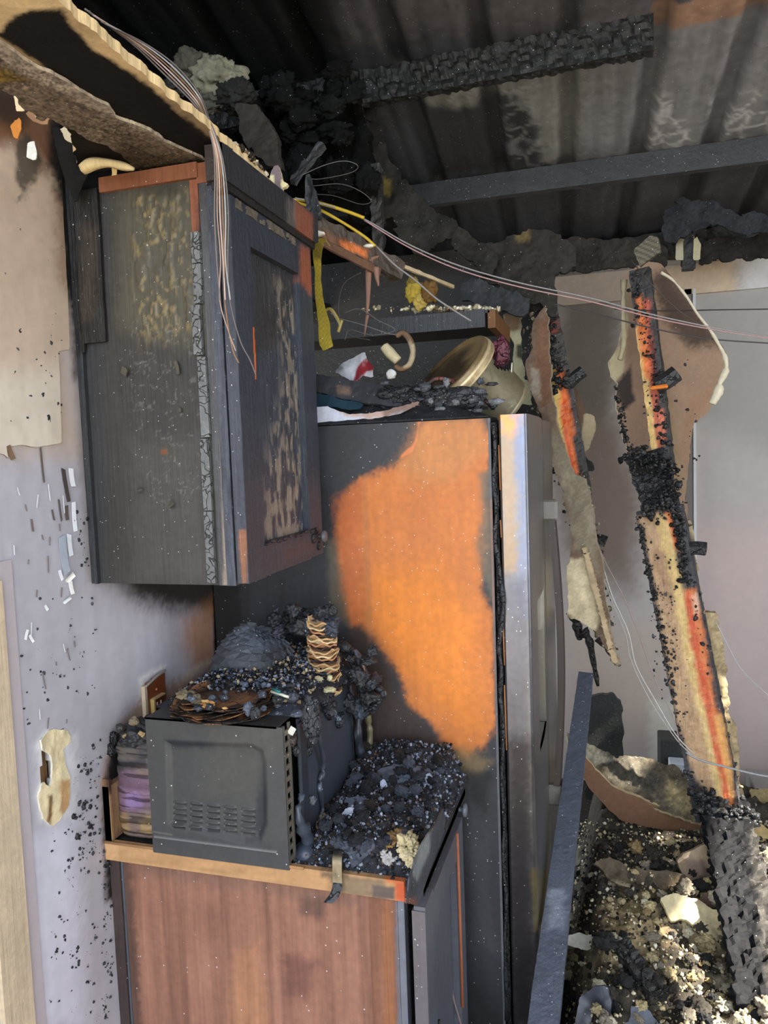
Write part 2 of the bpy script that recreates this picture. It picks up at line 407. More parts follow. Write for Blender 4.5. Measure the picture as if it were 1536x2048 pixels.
def roofcol(p):
    c = rbase(p); _, mj = rprof(p[:, 0], p[:, 1])
    q = prj(p)
    c = c*(1-.5*mj)[:, None]
    # paint crackle where the heat bleached the coating
    for poly, amt in (([(1080, 120), (1060, 200), (1090, 330), (1020, 330), (990, 190), (820, 210), (840, 130)], .3), ([(1280, 180), (1340, 190), (1400, 300), (1270, 300)], .6), ([(1420, 200), (1540, 180), (1540, 290), (1400, 300)], .6)):
        a = 1-sstep(-15, 15, sdf(poly, q)); k = cell(p+.05*np.stack([fbm(p, 12., 2, z) for z in (1, 2, 3)], 1), 13., 4)[1]
        c = c+(a*amt*.42*(1-sstep(.02, .15, k))*(1-mj))[:, None]
    st = fbm(p*np.array([1, .06, .06]), 40., 3, 77); c = c*(.7+.6*st)[:, None]
    return np.clip(c, 0, 1)
def build_roof():
    X0, X1, Y0, Y1 = -1.3, 3.12, -.9, 3.75; r = .0125
    nu, nv = int((X1-X0)/r), int((Y1-Y0)/r)
    a, b = np.meshgrid(np.linspace(X0, X1, nu), np.linspace(Y0, Y1, nv), indexing='ij'); a, b = a.ravel(), b.ravel()
    pr, _ = rprof(a, b); V = np.stack([a, b, roofz(b)+pr], 1)
    o = slab('roof', V, nu, nv, (0, 0, .004), roofcol, M['roof'], pts=np.stack([a, b, roofz(b)], 1)); setp(o, kind='structure'); return o
roof = build_roof()
def flatpaint(c, mott=.2, ms=12., streak=0, seed=0): return stain(c, (), mott, ms, streak, seed)
def bcol(c, **k):
    f = flatpaint(c, **k); return lambda p, fi, t: f(p)
def purl(Y, x0, x1, h, w, colf, mt, **k):
    return beam('purlin', (x0, Y, roofz(Y)-h/2), (x1, Y+.02, roofz(Y+.02)-h/2), h, w, (0, 0, 1), colf, mt, roof, **k)
purl(2.93, -.3, 3.05, .085, .038, bcol((56, 57, 61), streak=0), M['char'], char=.002, seg=.03)
beam('purlin', (-.6, 2.25, roofz(2.25)-.05), (1.085, 2.245, roofz(2.245)-.045), .10, .045, (0, 0, 1), bcol((36, 36, 35)), M['char'], roof, char=.005, gator=.036, seg=.006, ns=8)
purl(1.45, -1.2, 3.05, .085, .038, bcol((40, 40, 42)), M['char'], seg=.05)
# ---- left wall, painted board with a scorched paper face
wl_layers = [
    ([(-200, -400), (170, -400), (150, 300), (140, 700), (160, 900), (-200, 900)], (196, 172, 150), 50, 20, 5.),
    ([(-40, 180), (150, 200), (150, 330), (100, 330), (60, 260), (-40, 290)], (120, 84, 60), 25, 20, 8.),
    ([(20, 290), (60, 270), (80, 330), (60, 400), (30, 380)], (60, 58, 50), 8, 22, 30.),
    ([(95, 230), (420, 320), (420, 500), (150, 760), (125, 500), (95, 340)], (30, 30, 30), 9, 8, 10.),
    ([(140, 640), (165, 640), (190, 1165), (172, 1165)], (150, 140, 136), 8, 4, 9., .5),
    ([(215, 1140), (470, 1140), (470, 1270), (420, 1230), (340, 1225), (265, 1190)], (48, 43, 40), 30, 10, 6.),  # smoke soot plus the cabinet's shade, both put into this colour
    ([(370, 1240), (440, 1200), (440, 1350), (385, 1335), (372, 1290)], (178, 116, 64), 26, 10, 10., .75),
    ([(425, 1100), (445, 1100), (445, 1500), (430, 1500)], (24, 24, 24), 3, 1, 8.),
    ([(352, 1375), (382, 1338), (420, 1318), (425, 1324), (380, 1352), (356, 1385)], (222, 206, 180), 9, 3, 8., .8),
    ([(278, 1356), (300, 1342), (330, 1328), (332, 1334), (302, 1350), (286, 1362), (285, 1430), (279, 1430)], (232, 226, 220), 5, 2, 8., .8),
    ([(205, 1560), (235, 1450), (290, 1385), (420, 1340), (420, 1800), (214, 1800)], (150, 112, 84), 14, 8, 6., .8),
    ([(206, 1590), (222, 1500), (262, 1450), (340, 1440), (340, 1800), (214, 1800)], (30, 28, 28), 9, 8, 8.),
    ([(70, 1490), (90, 1460), (150, 1470), (152, 1640), (80, 1640)], (226, 224, 226), 12, 6, 9., .7),
    ([(20, 1690), (150, 1640), (170, 2050), (60, 2050)], (214, 214, 228), 25, 10, 4., .7),
]
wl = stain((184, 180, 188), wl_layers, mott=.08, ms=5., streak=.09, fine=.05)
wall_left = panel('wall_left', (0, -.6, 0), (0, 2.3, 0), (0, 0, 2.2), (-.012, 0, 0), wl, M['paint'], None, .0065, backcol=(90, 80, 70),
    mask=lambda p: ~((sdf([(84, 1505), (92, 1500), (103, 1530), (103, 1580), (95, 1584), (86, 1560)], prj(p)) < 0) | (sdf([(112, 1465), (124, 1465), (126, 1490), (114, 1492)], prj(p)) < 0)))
setp(wall_left, kind='structure')
# scorched facing paper that has let go of the board (a proud layer ending in torn edges)
sheet('torn_facing', [(-260, -200), (130, 0), (118, 240), (128, 420), (140, 690), (138, 700), (118, 702), (122, 790), (124, 886), (70, 893), (12, 890), (14, 900), (5, 915), (-4, 880), (-260, 900)], ((.004, 1, 1.8), (1, 0, 0)),
      stain((200, 178, 158), [([(-40, 740), (140, 740), (140, 920), (-40, 920)], (216, 204, 188), 50, 20, 8.), ([(-40, 160), (140, 180), (140, 330), (90, 350), (50, 290), (-40, 300)], (124, 88, 64), 25, 25, 8.), ([(30, 300), (60, 270), (85, 320), (62, 380), (40, 400)], (62, 60, 52), 9, 26, 34., .85), ([(0, 120), (60, 150), (70, 200), (40, 260), (-20, 220)], (50, 42, 36), 16, 14, 9., .8), ([(105, 380), (145, 380), (145, 600), (118, 560)], (150, 122, 100), 14, 8, 8., .8), ([(100, 210), (150, 210), (150, 480), (128, 430), (98, 330)], (34, 30, 28), 12, 9, 10.)], mott=.10, ms=6., streak=.06), M['paint'], wall_left, s=.005, thick=.004, rag=.002, wob=.002, edgecol=(120, 96, 80), seed=3)
rg = random.Random(5)
def flake(c, w, h, nrm, mt, parent, col, name='paint_flake', rot=0, curl=.3):
    n = np.asarray(nrm, float); n /= np.linalg.norm(n); up = np.array([0, 0, 1.]) if abs(n[2]) < .9 else np.array([0, 1., 0])
    u = np.cross(up, n); u /= np.linalg.norm(u); v = np.cross(n, u)
    u, v = u*math.cos(rot)+v*math.sin(rot), -u*math.sin(rot)+v*math.cos(rot)
    c = np.asarray(c, float); V = []
    for k in range(4):
        t = k/3-.5; ww = w*(1-.35*abs(t)*rg.random())
        for s in (-.5, .5): V.append(c+u*s*ww+v*t*h*(1+.2*(rg.random()-.5))+n*(curl*w*(t*t*2+s*.8)+.002))
    V = np.array(V); V = np.concatenate([V, V+n*.0012])
    F = [(2*k, 2*k+1, 2*k+3, 2*k+2) for k in range(3)]; F += [tuple(x+8 for x in f[::-1]) for f in F]
    F += [(0, 2, 10, 8), (2, 4, 12, 10), (4, 6, 14, 12), (1, 9, 11, 3), (3, 11, 13, 5), (5, 13, 15, 7), (0, 8, 9, 1), (6, 7, 15, 14)]
    return mk(name, V, F, None, mt, parent, flat_col=col)
# blistered and peeling paint below the paper
for x, y, w, h, r, c in ((129, 970, 8, 60, .15, (70, 62, 60)), (141, 955, 10, 34, .1, (225, 226, 230)), (146, 1035, 9, 56, 0, (224, 226, 232)), (131, 1025, 7, 26, 0, (90, 80, 76)), (137, 1090, 9, 40, .05, (215, 218, 226)), (125, 1110, 16, 70, .1, (158, 164, 176)), (137, 1155, 22, 10, .6, (235, 232, 226)), (140, 1175, 8, 26, .2, (236, 234, 230)), (119, 1150, 6, 20, .3, (226, 226, 230)), (131, 1200, 18, 6, .4, (225, 225, 228)), (90, 1215, 5, 12, .5, (230, 230, 232)), (50, 1270, 5, 18, -.4, (232, 232, 236)), (60, 1277, 5, 16, .5, (234, 234, 236)), (82, 930, 3, 60, .05, (96, 84, 78)), (18, 905, 10, 26, .4, (120, 96, 74)), (62, 1050, 3, 22, .1, (110, 96, 90)), (22, 1250, 4, 18, .1, (100, 92, 90)), (24, 1290, 4, 16, .1, (108, 98, 96)), (118, 1020, 3, 40, .1, (90, 80, 78)), (104, 1030, 3, 20, .2, (96, 86, 84))):
    c3 = P(x, y, X=0.0); k = np.linalg.norm(c3-CAM)/FPX
    flake(c3, w*k*.95, h*k, (1, 0, 0), M['paper'], wall_left, c, rot=r, curl=.25)
Rc = np.random.RandomState(61)
for _ in range(26):
    x, y = Rc.uniform(8, 150), Rc.uniform(900, 1500); h = Rc.uniform(6, 34)
    if x > 60+y*.08: continue
    c3 = P(x, y, X=0.0); k = np.linalg.norm(c3-CAM)/FPX
    flake(c3, 1.6*k, h*k, (1, 0, 0), M['paper'], wall_left, (122, 112, 112) if _ % 3 else (204, 204, 210), name='paint_crack', rot=Rc.uniform(-.25, .3), curl=.2)
# soot spatter on the wall: small flecks of char stuck to the paint
pts = []
R9 = np.random.RandomState(4)
def specks(zones, X=None, Y=None, seed=1, r0=.0006, r1=.004, cols=((25, 26, 30), (40, 42, 48), (60, 60, 66)), name='char_fleck', parent=None, off=(0, 0, 0)):
    R = np.random.RandomState(seed); pp = []
    for (x0, y0, x1, y1, n) in zones:
        for _ in range(n):
            cx, cy = R.uniform(x0, x1), R.uniform(y0, y1)
            for __ in range(R.randint(1, 4)): pp.append(P(cx+R.randn()*2.5, cy+R.randn()*5, X=X, Y=Y)+np.array(off))
    return crumbs(name, pp, r0, r1, cols, M['char'], parent, seed, .5)
specks([(10, 440, 125, 860, 120), (150, 960, 178, 1140, 22), (60, 1180, 200, 1420, 30), (150, 1480, 200, 1720, 60), (100, 1650, 200, 2040, 60), (205, 1700, 226, 2040, 60), (20, 1300, 60, 1900, 16), (40, 350, 70, 480, 12)], X=.001, parent=wall_left)
specks([(20, 650, 120, 860, 26), (150, 1560, 200, 1720, 12)], X=.001, seed=8, r0=.003, r1=.0075, name='char_fleck', parent=wall_left)
# exposed gypsum and paper around the broken switch opening
sheet('torn_gypsum', [(80, 1480), (100, 1462), (138, 1458), (146, 1480), (128, 1500), (140, 1560), (136, 1610), (120, 1640), (108, 1650), (86, 1640), (78, 1590), (86, 1560), (100, 1580), (106, 1560), (100, 1510), (84, 1500)], ((.004, 1, 1.1), (1, 0, 0)), stain((226, 208, 168), [([(120, 1560), (140, 1560), (136, 1640), (118, 1620)], (186, 148, 104), 5, 4, 20.), ([(95, 1590), (104, 1590), (104, 1650), (95, 1640)], (120, 90, 56), 3, 2, 20.)], mott=.3, ms=30), M['gyp'], wall_left, s=.0035, thick=.004, rag=.004, wob=.004, wf=40, edgecol=(236, 230, 214), seed=12)
# dark cavity board behind the opening
box('wall_cavity', (-.07, .95, .9), (-.06, 1.25, 1.3), M['char'], wall_left, (24, 22, 24))
box('stud_behind', (-.058, 1.045, .9), (-.013, 1.06, 1.3), M['wood'], wall_left, (120, 90, 60))
# door casing at the near edge of the wall
tr = panel('trim_1', (.010, .905, 0), (0, .062, 0), (0, 0, 1.47), (-.010, 0, 0), stain((206, 186, 158), (), mott=.15, ms=14, streak=.15), M['wood'], None, .006); setp(tr, kind='structure')
tr = box('trim_2', (0, .967, 0), (.005, .995, 1.5), M['paint'], None, (186, 176, 180)); setp(tr, kind='structure')
# ---- attic sides so that the roof space is dark
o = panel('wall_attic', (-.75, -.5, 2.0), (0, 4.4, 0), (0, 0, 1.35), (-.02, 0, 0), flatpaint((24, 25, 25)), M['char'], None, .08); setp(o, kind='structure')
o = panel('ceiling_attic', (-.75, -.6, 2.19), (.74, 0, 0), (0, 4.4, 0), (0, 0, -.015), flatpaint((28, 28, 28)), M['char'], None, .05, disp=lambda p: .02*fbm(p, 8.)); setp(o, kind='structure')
# wall behind the refrigerator, scorched black
def zpart(x): return 2.2
wi = panel('wall_inner', (-.75, 2.62, 0), (1.49, 0, 0), (0, 0, 2.35), (0, .02, 0), stain((33, 33, 34), [([(640, 380), (1000, 380), (1000, 640), (640, 640)], (38, 35, 33), 20, 10, 4.)], mott=.4, ms=7, streak=.1), M['char'], None, .012, disp=lambda p: .01*fbm(p, 9.)); setp(wi, kind='structure')
# ---- far wall with header and panel trim
wb = panel('wall_back', (-.9, 3.72, 0), (5.6, 0, 0), (0, 0, 2.66), (0, .02, 0),
    stain((192, 184, 178), [
        ([(1100, 530), (1250, 540), (1235, 900), (1200, 1000), (1100, 900)], (116, 106, 96), 40, 25, 3.),
        ([(1375, 560), (1560, 560), (1560, 900), (1380, 840)], (170, 167, 162), 40, 20, 3.),
        ([(1100, 820), (1240, 850), (1290, 1000), (1260, 1180), (1130, 1100)], (132, 116, 106), 45, 20, 3.),
        ([(1120, 1250), (1320, 1250), (1360, 1500), (1130, 1500)], (198, 181, 167), 50, 20, 3.),
        ([(1380, 1060), (1560, 1060), (1560, 1560), (1450, 1560)], (208, 187, 180), 50, 20, 3.),
        ([(1300, 1400), (1360, 1400), (1360, 1520), (1300, 1520)], (235, 234, 215), 10, 5, 3., .5)], mott=.06, ms=3., fine=.02), M['paint'], None, .02)
setp(wb, kind='structure')
a, b = P(1115, 550, Y=3.70), P(1536, 515, Y=3.70)
tr = panel('trim_3', (-.7, 3.70, 2.325), (5, 0, 0), (0, 0, .135), (0, .02, 0), stain((176, 158, 142), [([(1325, 540), (1470, 520), (1480, 590), (1325, 600)], (218, 195, 167), 20, 10, 6.), ([(1470, 500), (1600, 500), (1600, 600), (1480, 600)], (213, 210, 210), 20, 10, 6.), ([(1115, 540), (1250, 528), (1250, 534), (1115, 552)], (235, 215, 165), 2, 2, 9.)], mott=.1, ms=8), M['paint'], None, .01); setp(tr, kind='structure')
for n, (x, y0, y1, w, c) in enumerate(((1388, 578, 1100, .012, (214, 214, 214)), (1376, 578, 1100, .03, (120, 112, 106)))):
    t_ = P(x, y0, Y=3.70); u_ = P(x, y1, Y=3.70)
    tr = box('trim_%d' % (4+n), (t_[0]-w/2, 3.70-.008*(n == 0), .05), (t_[0]+w/2, 3.719, t_[2]), M['paint'], None, c); setp(tr, kind='structure')
# burnt top plate and debris between roof and far wall
tp = thing('top_plate', 'charred black roof plate along the top of the far wall', 'beam', (1.2, 3.66, 2.46))
beam('plate', (-.5, 3.64, 2.53), (4.2, 3.64, 2.53), .10, .11, (0, 0, 1), bcol((46, 44, 42), mott=.5, ms=10), M['char'], tp, char=.014, seg=.02, ns=5)
beam('batten', P(1402, 497, Y=3.55), P(1600, 465, Y=3.55), .05, .03, (0, 0, 1), bcol((84, 88, 92), mott=.4, ms=20), M['char'], tp, char=.008, gator=.05, seg=.01, ns=5)
# ---- floor, ground and an added, out-of-view right wall that masks the sun
fl = panel('floor', (-1, -.6, 0), (4.6, 0, 0), (0, 4.4, 0), (0, 0, -.02), flatpaint((52, 47, 42), .3, 4), M['ash'], None, .06); setp(fl, kind='structure')
gr = box('ground', (-9, -9, -.32), (10, 10, -.3), M['ash'], None, (150, 140, 120)); setp(gr, kind='structure')
# right wall: solid low part, opening made up to aim sun at the rubble, between Y=.9 and 1.8
def wr(a, b): o = box('sun_mask_wall', a, b, M['paint'], None, (150, 140, 132)); setp(o, kind='structure')
wr((3.0, -1.2, 0), (3.05, .95, 3.0)); wr((3.0, 1.95, 0), (3.05, 3.72, 2.6)); wr((3.0, .95, 2.45), (3.05, 1.95, 2.9)); wr((3.0, .95, 0), (3.05, 1.95, .7))
#@@CABINETS
# ================================================================ UPPER CABINET
uc = thing('upper_cabinet', 'blackened wooden wall cabinet hanging on the left wall above the microwave', 'cabinet', (.16, 1.38, 1.425))
Y0 = 1.2
# end panel: blistered laminate, clean wood strip at its top
rb = np.random.RandomState(11)
blx = [(rb.uniform(.13, .27), rb.uniform(1.86, 2.12), rb.uniform(.004, .009), rb.uniform(.008, .022)) for _ in range(90)]
def blister(p):
    d = .0012*fbm(p*np.array([1, 1, .5]), 30., 3, 5)
    return d+.0035*sstep(.46, .64, bln(p))*bzone(p)
def bln(p): return fbm(p*np.array([1, 1, .45]), 105., 3, 41)
def bzone(p): return sstep(.115, .15, p[:, 0])*sstep(.262, .24, p[:, 0])*sstep(1.84, 1.92, p[:, 2])*sstep(2.138, 2.12, p[:, 2])
sp_base = stain((58, 56, 53), [
    ([(150, 330), (215, 330), (212, 700), (212, 1170), (150, 1170)], (54, 55, 58), 14, 8, 9., .8),
    ([(150, 330), (206, 330), (208, 680), (185, 690), (170, 700), (150, 700)], (38, 37, 36), 5, 6, 12., .9),
    ([(235, 380), (405, 370), (410, 640), (400, 700), (240, 660)], (84, 80, 66), 24, 14, 8., .8),
    ([(260, 880), (400, 880), (420, 1160), (270, 1160)], (78, 76, 72), 30, 14, 6., .6),
    ([(322, 900), (334, 898), (334, 908), (322, 908)], (116, 70, 44), 2, 2, 20.),
], mott=.10, ms=9, streak=.07)
def endcol(p):
    c = sp_base(p)
    n = bln(p); a = .7*sstep(.47, .54, n)*sstep(.70, .60, n)*bzone(p)*sstep(.30, .50, fbm(p, 22., 2, 77))
    c = c*(1-a[:, None])+lin((142, 124, 84))*a[:, None]
    q = prj(p); zone = (1-sstep(-40, 40, sdf([(240, 640), (410, 640), (420, 1010), (290, 1010)], q)))
    k = cell(p+.10*np.stack([fbm(p, 24., 3, s) for s in (1, 2, 3)], 1), 30., 9)[1]+.12*(fbm(p, 40., 2, 8) < .48)
    c = c+(zone*.07*(1-sstep(0, .05, k)))[:, None]*np.array([1, .97, .85])
    return np.clip(c, 0, 1)
panel('side_panel', (.018, Y0, 1.425), (.255, 0, 0), (0, 0, .722), (0, .016, 0), endcol, M['blist'], uc, .0028, disp=blister)
# torn peeled bits on the end panel
for x, y, w, h, r in ((253, 745, 16, 14, .8), (356, 735, 10, 26, .2), (282, 980, 16, 8, .1), (345, 1010, 16, 8, .5), (362, 820, 7, 10, .2)):
    c = P(x, y, Y=Y0-.003); k = np.linalg.norm(c-CAM)/FPX
    flake(c, w*k, h*k, (0, -1, 0), M['paper'], uc, (96, 92, 84), name='peeled_flake', rot=r, curl=.6)
fp_ = stain((48, 50, 54), [([(130, 280), (210, 280), (212, 710), (150, 710)], (22, 20, 19), 12, 8, 12.)], mott=.25, ms=14, streak=.1)
for (a, b, y) in ((0.0, .012, Y0-.004), (.012, .018, Y0-.010)):
    panel('scribe_strip', (a, y, 1.425), (b-a, 0, 0), (0, 0, .755), (0, .012, 0), fp_, M['charw'], uc, .004, disp=lambda p: .0015*fbm(p, 40.))
# bulging charred filler at the wall, upper part
panel('filler_board', (.018, Y0-.006, 1.86), (.052, 0, 0), (0, 0, .29), (0, .006, 0), stain((28, 26, 24), [([(163, 450), (195, 450), (192, 640), (165, 640)], (66, 56, 46), 12, 12, 18., .6)], mott=.4, ms=18), M['charw'], uc, .004, disp=lambda p: .006*fbm(p, 22., 2, 4), mask=lambda p: p[:, 0] < .07+.006*fbm(p, 30.)-.05*(p[:, 2] < 1.875))
# clean wood rail strips (where a moulding shielded them)
wd_ = stain((142, 90, 64), [([(404, 380), (430, 380), (430, 460), (404, 460)], (110, 62, 44), 6, 6, 14.)], mott=.15, ms=20, streak=.1)
panel('top_rail', (.075, Y0-.008, 2.142), (.20, 0, 0), (0, 0, .026), (0, .008, 0), wd_, M['wood'], uc, .004, disp=lambda p: .001*fbm(p, 40.))
panel('top_rail', (.272, Y0-.006, 2.132), (.032, 0, 0), (0, 0, .034), (0, .012, 0), wd_, M['wood'], uc, .004)
gl = stain((108, 110, 110), (), mott=.25, ms=20, streak=.15)
# front stile as seen from the end: clean strip, grey charred strip, corner bead
panel('edge_strip', (.257, Y0-.005, 2.04), (.016, 0, 0), (0, 0, .10), (0, .006, 0), stain((138, 84, 60), [([(395, 400), (420, 400), (420, 470), (395, 470)], (60, 48, 44), 10, 6, 12.)], mott=.2), M['wood'], uc, .004)
q0 = [(.2575, 1.425), (.274, 1.425), (.272, 1.80), (.274, 2.06), (.262, 2.065), (.257, 1.95)]
for z0, z1 in ((1.43, 1.56), (1.562, 1.69), (1.693, 1.835), (1.838, 1.925), (1.927, 1.995), (1.997, 2.05)):
    z_ = (z0+z1)/2; x_ = .262+.004*math.sin(z0*20)
    panel('charred_strip', (x_-.008, Y0-.010, z0), (.0165, 0, 0), (0, 0, z1-z0), (0, .008, 0), gl, M['gator'], uc, .0035, disp=lambda p: .002*fbm(p, 50., 3, int(p[0, 2]*90)))
panel('face_frame', (.274, Y0-.004, 1.425), (.017, 0, 0), (0, 0, .71), (0, .02, 0), stain((72, 72, 74), [([(440, 800), (452, 800), (460, 1170), (448, 1170)], (170, 150, 130), 2, 3, 14., .6)], mott=.2, ms=14, streak=.15), M['charw'], uc, .0035)
panel('face_frame', (.290, Y0-.006, 1.425), (.0175, 0, 0), (0, 0, .70), (0, .03, 0), stain((66, 70, 80), [([(468, 1000), (482, 1000), (484, 1150), (474, 1150)], (150, 104, 100), 5, 5, 12., .5), ([(445, 420), (470, 420), (474, 700), (455, 700)], (50, 50, 52), 5, 5, 12., .8)], mott=.4, ms=30, streak=.1), M['charw'], uc, .003, disp=lambda p: .004*fbm(p*np.array([1, 1, .3]), 90.)-.002)
panel('face_frame', (.305, Y0, 2.10), (0, .38, 0), (0, 0, .07), (-.02, 0, 0), flatpaint((48, 48, 50), .3, 14), M['charw'], uc, .006)
# carcass: bottom, back of the box, top
box('bottom_panel', (.0, Y0, 1.427), (.303, Y0+.385, 1.443), M['charw'], uc, (52, 50, 48))
box('top_panel', (.0, Y0, 2.14), (.303, Y0+.385, 2.155), M['charw'], uc, (34, 34, 34))
box('side_panel', (.0, Y0+.37, 1.427), (.303, Y0+.385, 2.155), M['charw'], uc, (56, 57, 60))
box('back_panel', (.0, Y0, 1.43), (.006, Y0+.385, 2.155), M['charw'], uc, (40, 40, 40))
box('inner_strip', (.296, 1.236, 1.432), (.303, 1.25, 2.1), M['charw'], uc, (30, 28, 28))
_dp = stain((54, 59, 69), [([(500, 500), (600, 560), (600, 620), (540, 700), (505, 700)], (52, 51, 53), 18, 10, 9.)], mott=.3, ms=30, streak=.1)
_dz = [(548, 560), (603, 570), (608, 1085), (524, 1090), (536, 900), (566, 760)]
def dpan(p):
    c = _dp(p); z = 1-sstep(-14, 16, sdf(_dz, prj(p))); n = fbm(p*np.array([1, 1, .4]), 95., 3, 12)
    a = (z*sstep(.44, .60, n)*.8)[:, None]; return c*(1-a)+lin((140, 128, 114))*a
# door: stiles, rails, recessed panel
dr = mk('door', [(.315, 1.196, 1.43)]*3, [(0, 1, 2)], None, None, uc)   # replaced below by the slab body
bpy.data.objects.remove(dr, do_unlink=True)
dr = panel('door', (.318, 1.255, 1.49), (0, .235, 0), (0, 0, .56), (-.008, 0, 0),
    lambda p: dpan(p), M['charw'], uc, .0028, disp=lambda p: .006*fbm(p*np.array([1, 1, .35]), 75., 3, 2)*sstep(1.28, 1.38, p[:, 1]))
_unused = (stain((74, 76, 84), [([(555, 540), (603, 560), (608, 1085), (526, 1088), (535, 900), (560, 760)], (128, 116, 104), 12, 14, 12., .85), ([(505, 600), (540, 600), (540, 760), (508, 760)], (62, 62, 68), 14, 8, 9.), ([(500, 500), (600, 560), (600, 610), (505, 600)], (44, 43, 44), 16, 8, 9.)], mott=.3, ms=30, streak=.1))
ds = stain((52, 57, 68), [([(600, 490), (622, 500), (622, 590), (600, 560)], (158, 86, 60), 6, 6, 14., .9), ([(560, 1100), (635, 1070), (635, 1095), (570, 1125)], (74, 58, 60), 8, 8, 12., .5), ([(486, 1120), (494, 1120), (494, 1168), (486, 1168)], (150, 98, 62), 3, 4, 14., .6)], mott=.14, ms=12, streak=.1)
def rail(name, ya, yb, za, zb, x1=.335, th=.02, par=None, cf=ds):
    return panel(name, (x1, ya, za), (0, yb-ya, 0), (0, 0, zb-za), (-th, 0, 0), cf, M['charw'], par or dr, .0035, disp=lambda p: .0012*fbm(p, 40.))
rail('stile', 1.192, 1.262, 1.43, 2.105); rail('stile', 1.485, 1.556, 1.435, 2.11)
rail('rail', 1.262, 1.485, 1.432, 1.494); rail('rail', 1.262, 1.485, 2.035, 2.108)
# near edge of the door with its chamfer
panel('door_edge', (.313, 1.191, 1.43), (.022, 0, 0), (0, 0, .675), (0, .003, 0), stain((62, 66, 76), [([(478, 1060), (492, 1060), (494, 1168), (484, 1168)], (164, 104, 64), 3, 4, 14., .7)], mott=.2, ms=14), M['charw'], dr, .003)
for k, z in enumerate((1.50, 1.58, 1.66, 1.74)): pass
# molten bead running down the gap, and a split showing raw wood
tube('melted_bead', [P(x, y, X=.318) for x, y in ((478, 790), (483, 860), (480, 930), (485, 1000), (484, 1060), (488, 1150))], .0022, M['gyp'], dr, (176, 170, 160), rf=lambda t: .5+1.1*vn(np.stack([t*60, t*0, t*0], 1), 1., 3))
panel('wood_split', P(510, 800, X=.337), P(507, 612, X=.337)-P(510, 800, X=.337), (0, .007, 0), (-.003, 0, 0), flatpaint((196, 96, 44), .2, 20), M['wood'], dr, .002, mask=lambda p: np.abs(p[:, 1]-p[:, 1].mean()+.000) < .0035*np.sin(np.clip((p[:, 2]-p[:, 2].min())/np.ptp(p[:, 2]), 0, 1)*3.14)+.0001)
def knob(parent, c, r=.0135, n=(1, 0, 0), col=(84, 88, 96)):
    seg = 20; pr = ((.0, .3), (.008, .3), (.010, .95), (.014, 1.), (.017, .8), (.0185, 0.))
    V = []; F = []
    for x, k in pr:
        for j in range(seg): a = j*2*math.pi/seg; V.append((c[0]+x, c[1]+r*k*math.cos(a), c[2]+r*k*math.sin(a)))
    for i in range(len(pr)-1):
        for j in range(seg): F.append((i*seg+j, i*seg+(j+1) % seg, (i+1)*seg+(j+1) % seg, (i+1)*seg+j))
    return mk('knob', V, F, None, M['plastic'], parent, smooth=True, flat_col=col)
knob(dr, (.335, 1.535, 1.475))
for y, z, s in ((1.50, 1.474, .010), (1.515, 1.49, .008), (1.53, 1.455, .009)):
    lump('melted_blob', (.338, y, z), (.004, s, s), M['gator'], dr, None, (40, 38, 38), seed=int(z*999), sub=2)
# burnt scraps along the door's bottom edge
for k in range(9):
    y = 1.27+k*.028; lump('char_scrap', (.337, y, 1.492+.002*math.sin(k*2)), (.003, .011, .004), M['gator'], dr, None, (44, 44, 46), seed=k+30, sub=2)
# crown board with projecting lower lip
cr_ = stain((46, 46, 49), [([(588, 400), (626, 430), (626, 490), (600, 470), (585, 440)], (140, 82, 62), 4, 5, 12.), ([(572, 395), (590, 405), (590, 470), (575, 455)], (110, 104, 100), 5, 5, 12., .6)], mott=.12, ms=10, streak=0)
cb = panel('crown_board', (.345, 1.155, 2.118), (0, .428, 0), (0, 0, .058), (-.014, 0, 0), cr_, M['charw'], uc, .004, disp=lambda p: .001*fbm(p, 30.))
panel('crown_board', (.312, 1.155, 2.118), (.033, 0, 0), (0, 0, .058), (0, .012, 0), flatpaint((60, 52, 48), .3, 14), M['charw'], uc, .004)
box('crown_lip', (.318, 1.162, 2.106), (.341, 1.575, 2.118), M['charw'], uc, (34, 32, 32))
panel('ash_crust', (.336, 1.21, 2.088), (0, .28, 0), (0, 0, .016), (-.004, 0, 0), flatpaint((104, 96, 84), .5, 40), M['ash'], uc, .003, disp=lambda p: .004*fbm(p, 90.), mask=lambda p: fbm(p, 50., 3, 8) > .42)
# ================================================================ BASE CABINET
bc = thing('base_cabinet', 'reddish brown wooden base cabinet under the burnt countertop', 'cabinet', (.3, 1.4, 0))
YB = 1.20
rw = stain((140, 99, 82), [([(225, 1700), (262, 1705), (285, 2060), (240, 2060)], (74, 56, 50), 8, 8, 8., .85), ([(470, 1900), (520, 1880), (540, 2060), (460, 2060)], (164, 116, 84), 18, 16, 12., .6), ([(560, 1900), (640, 1920), (620, 2000), (570, 1990)], (104, 70, 62), 16, 12, 8., .8), ([(600, 1790), (650, 1790), (650, 1840), (600, 1830)], (92, 70, 62), 10, 8, 8., .8), ([(270, 1715), (720, 1790), (720, 1815), (270, 1750)], (108, 84, 72), 16, 8, 8., .6)], mott=.2, ms=9, streak=.4)
panel('side_panel', (.005, YB, .0), (.53, 0, 0), (0, 0, .878), (0, .018, 0), rw, M['wood'], bc, .0045, disp=lambda p: .0006*fbm(p*np.array([1, 1, .2]), 60.))
panel('edge_strip', (.0, YB-.006, .0), (.022, 0, 0), (0, 0, .878), (0, .01, 0), stain((66, 54, 52), (), mott=.3, ms=10, streak=.2), M['wood'], bc, .006, disp=lambda p: .0015*fbm(p, 40.))
panel('edge_strip', (.022, YB-.002, .0), (.004, 0, 0), (0, 0, .878), (0, .006, 0), flatpaint((84, 90, 100)), M['wood'], bc, .004)
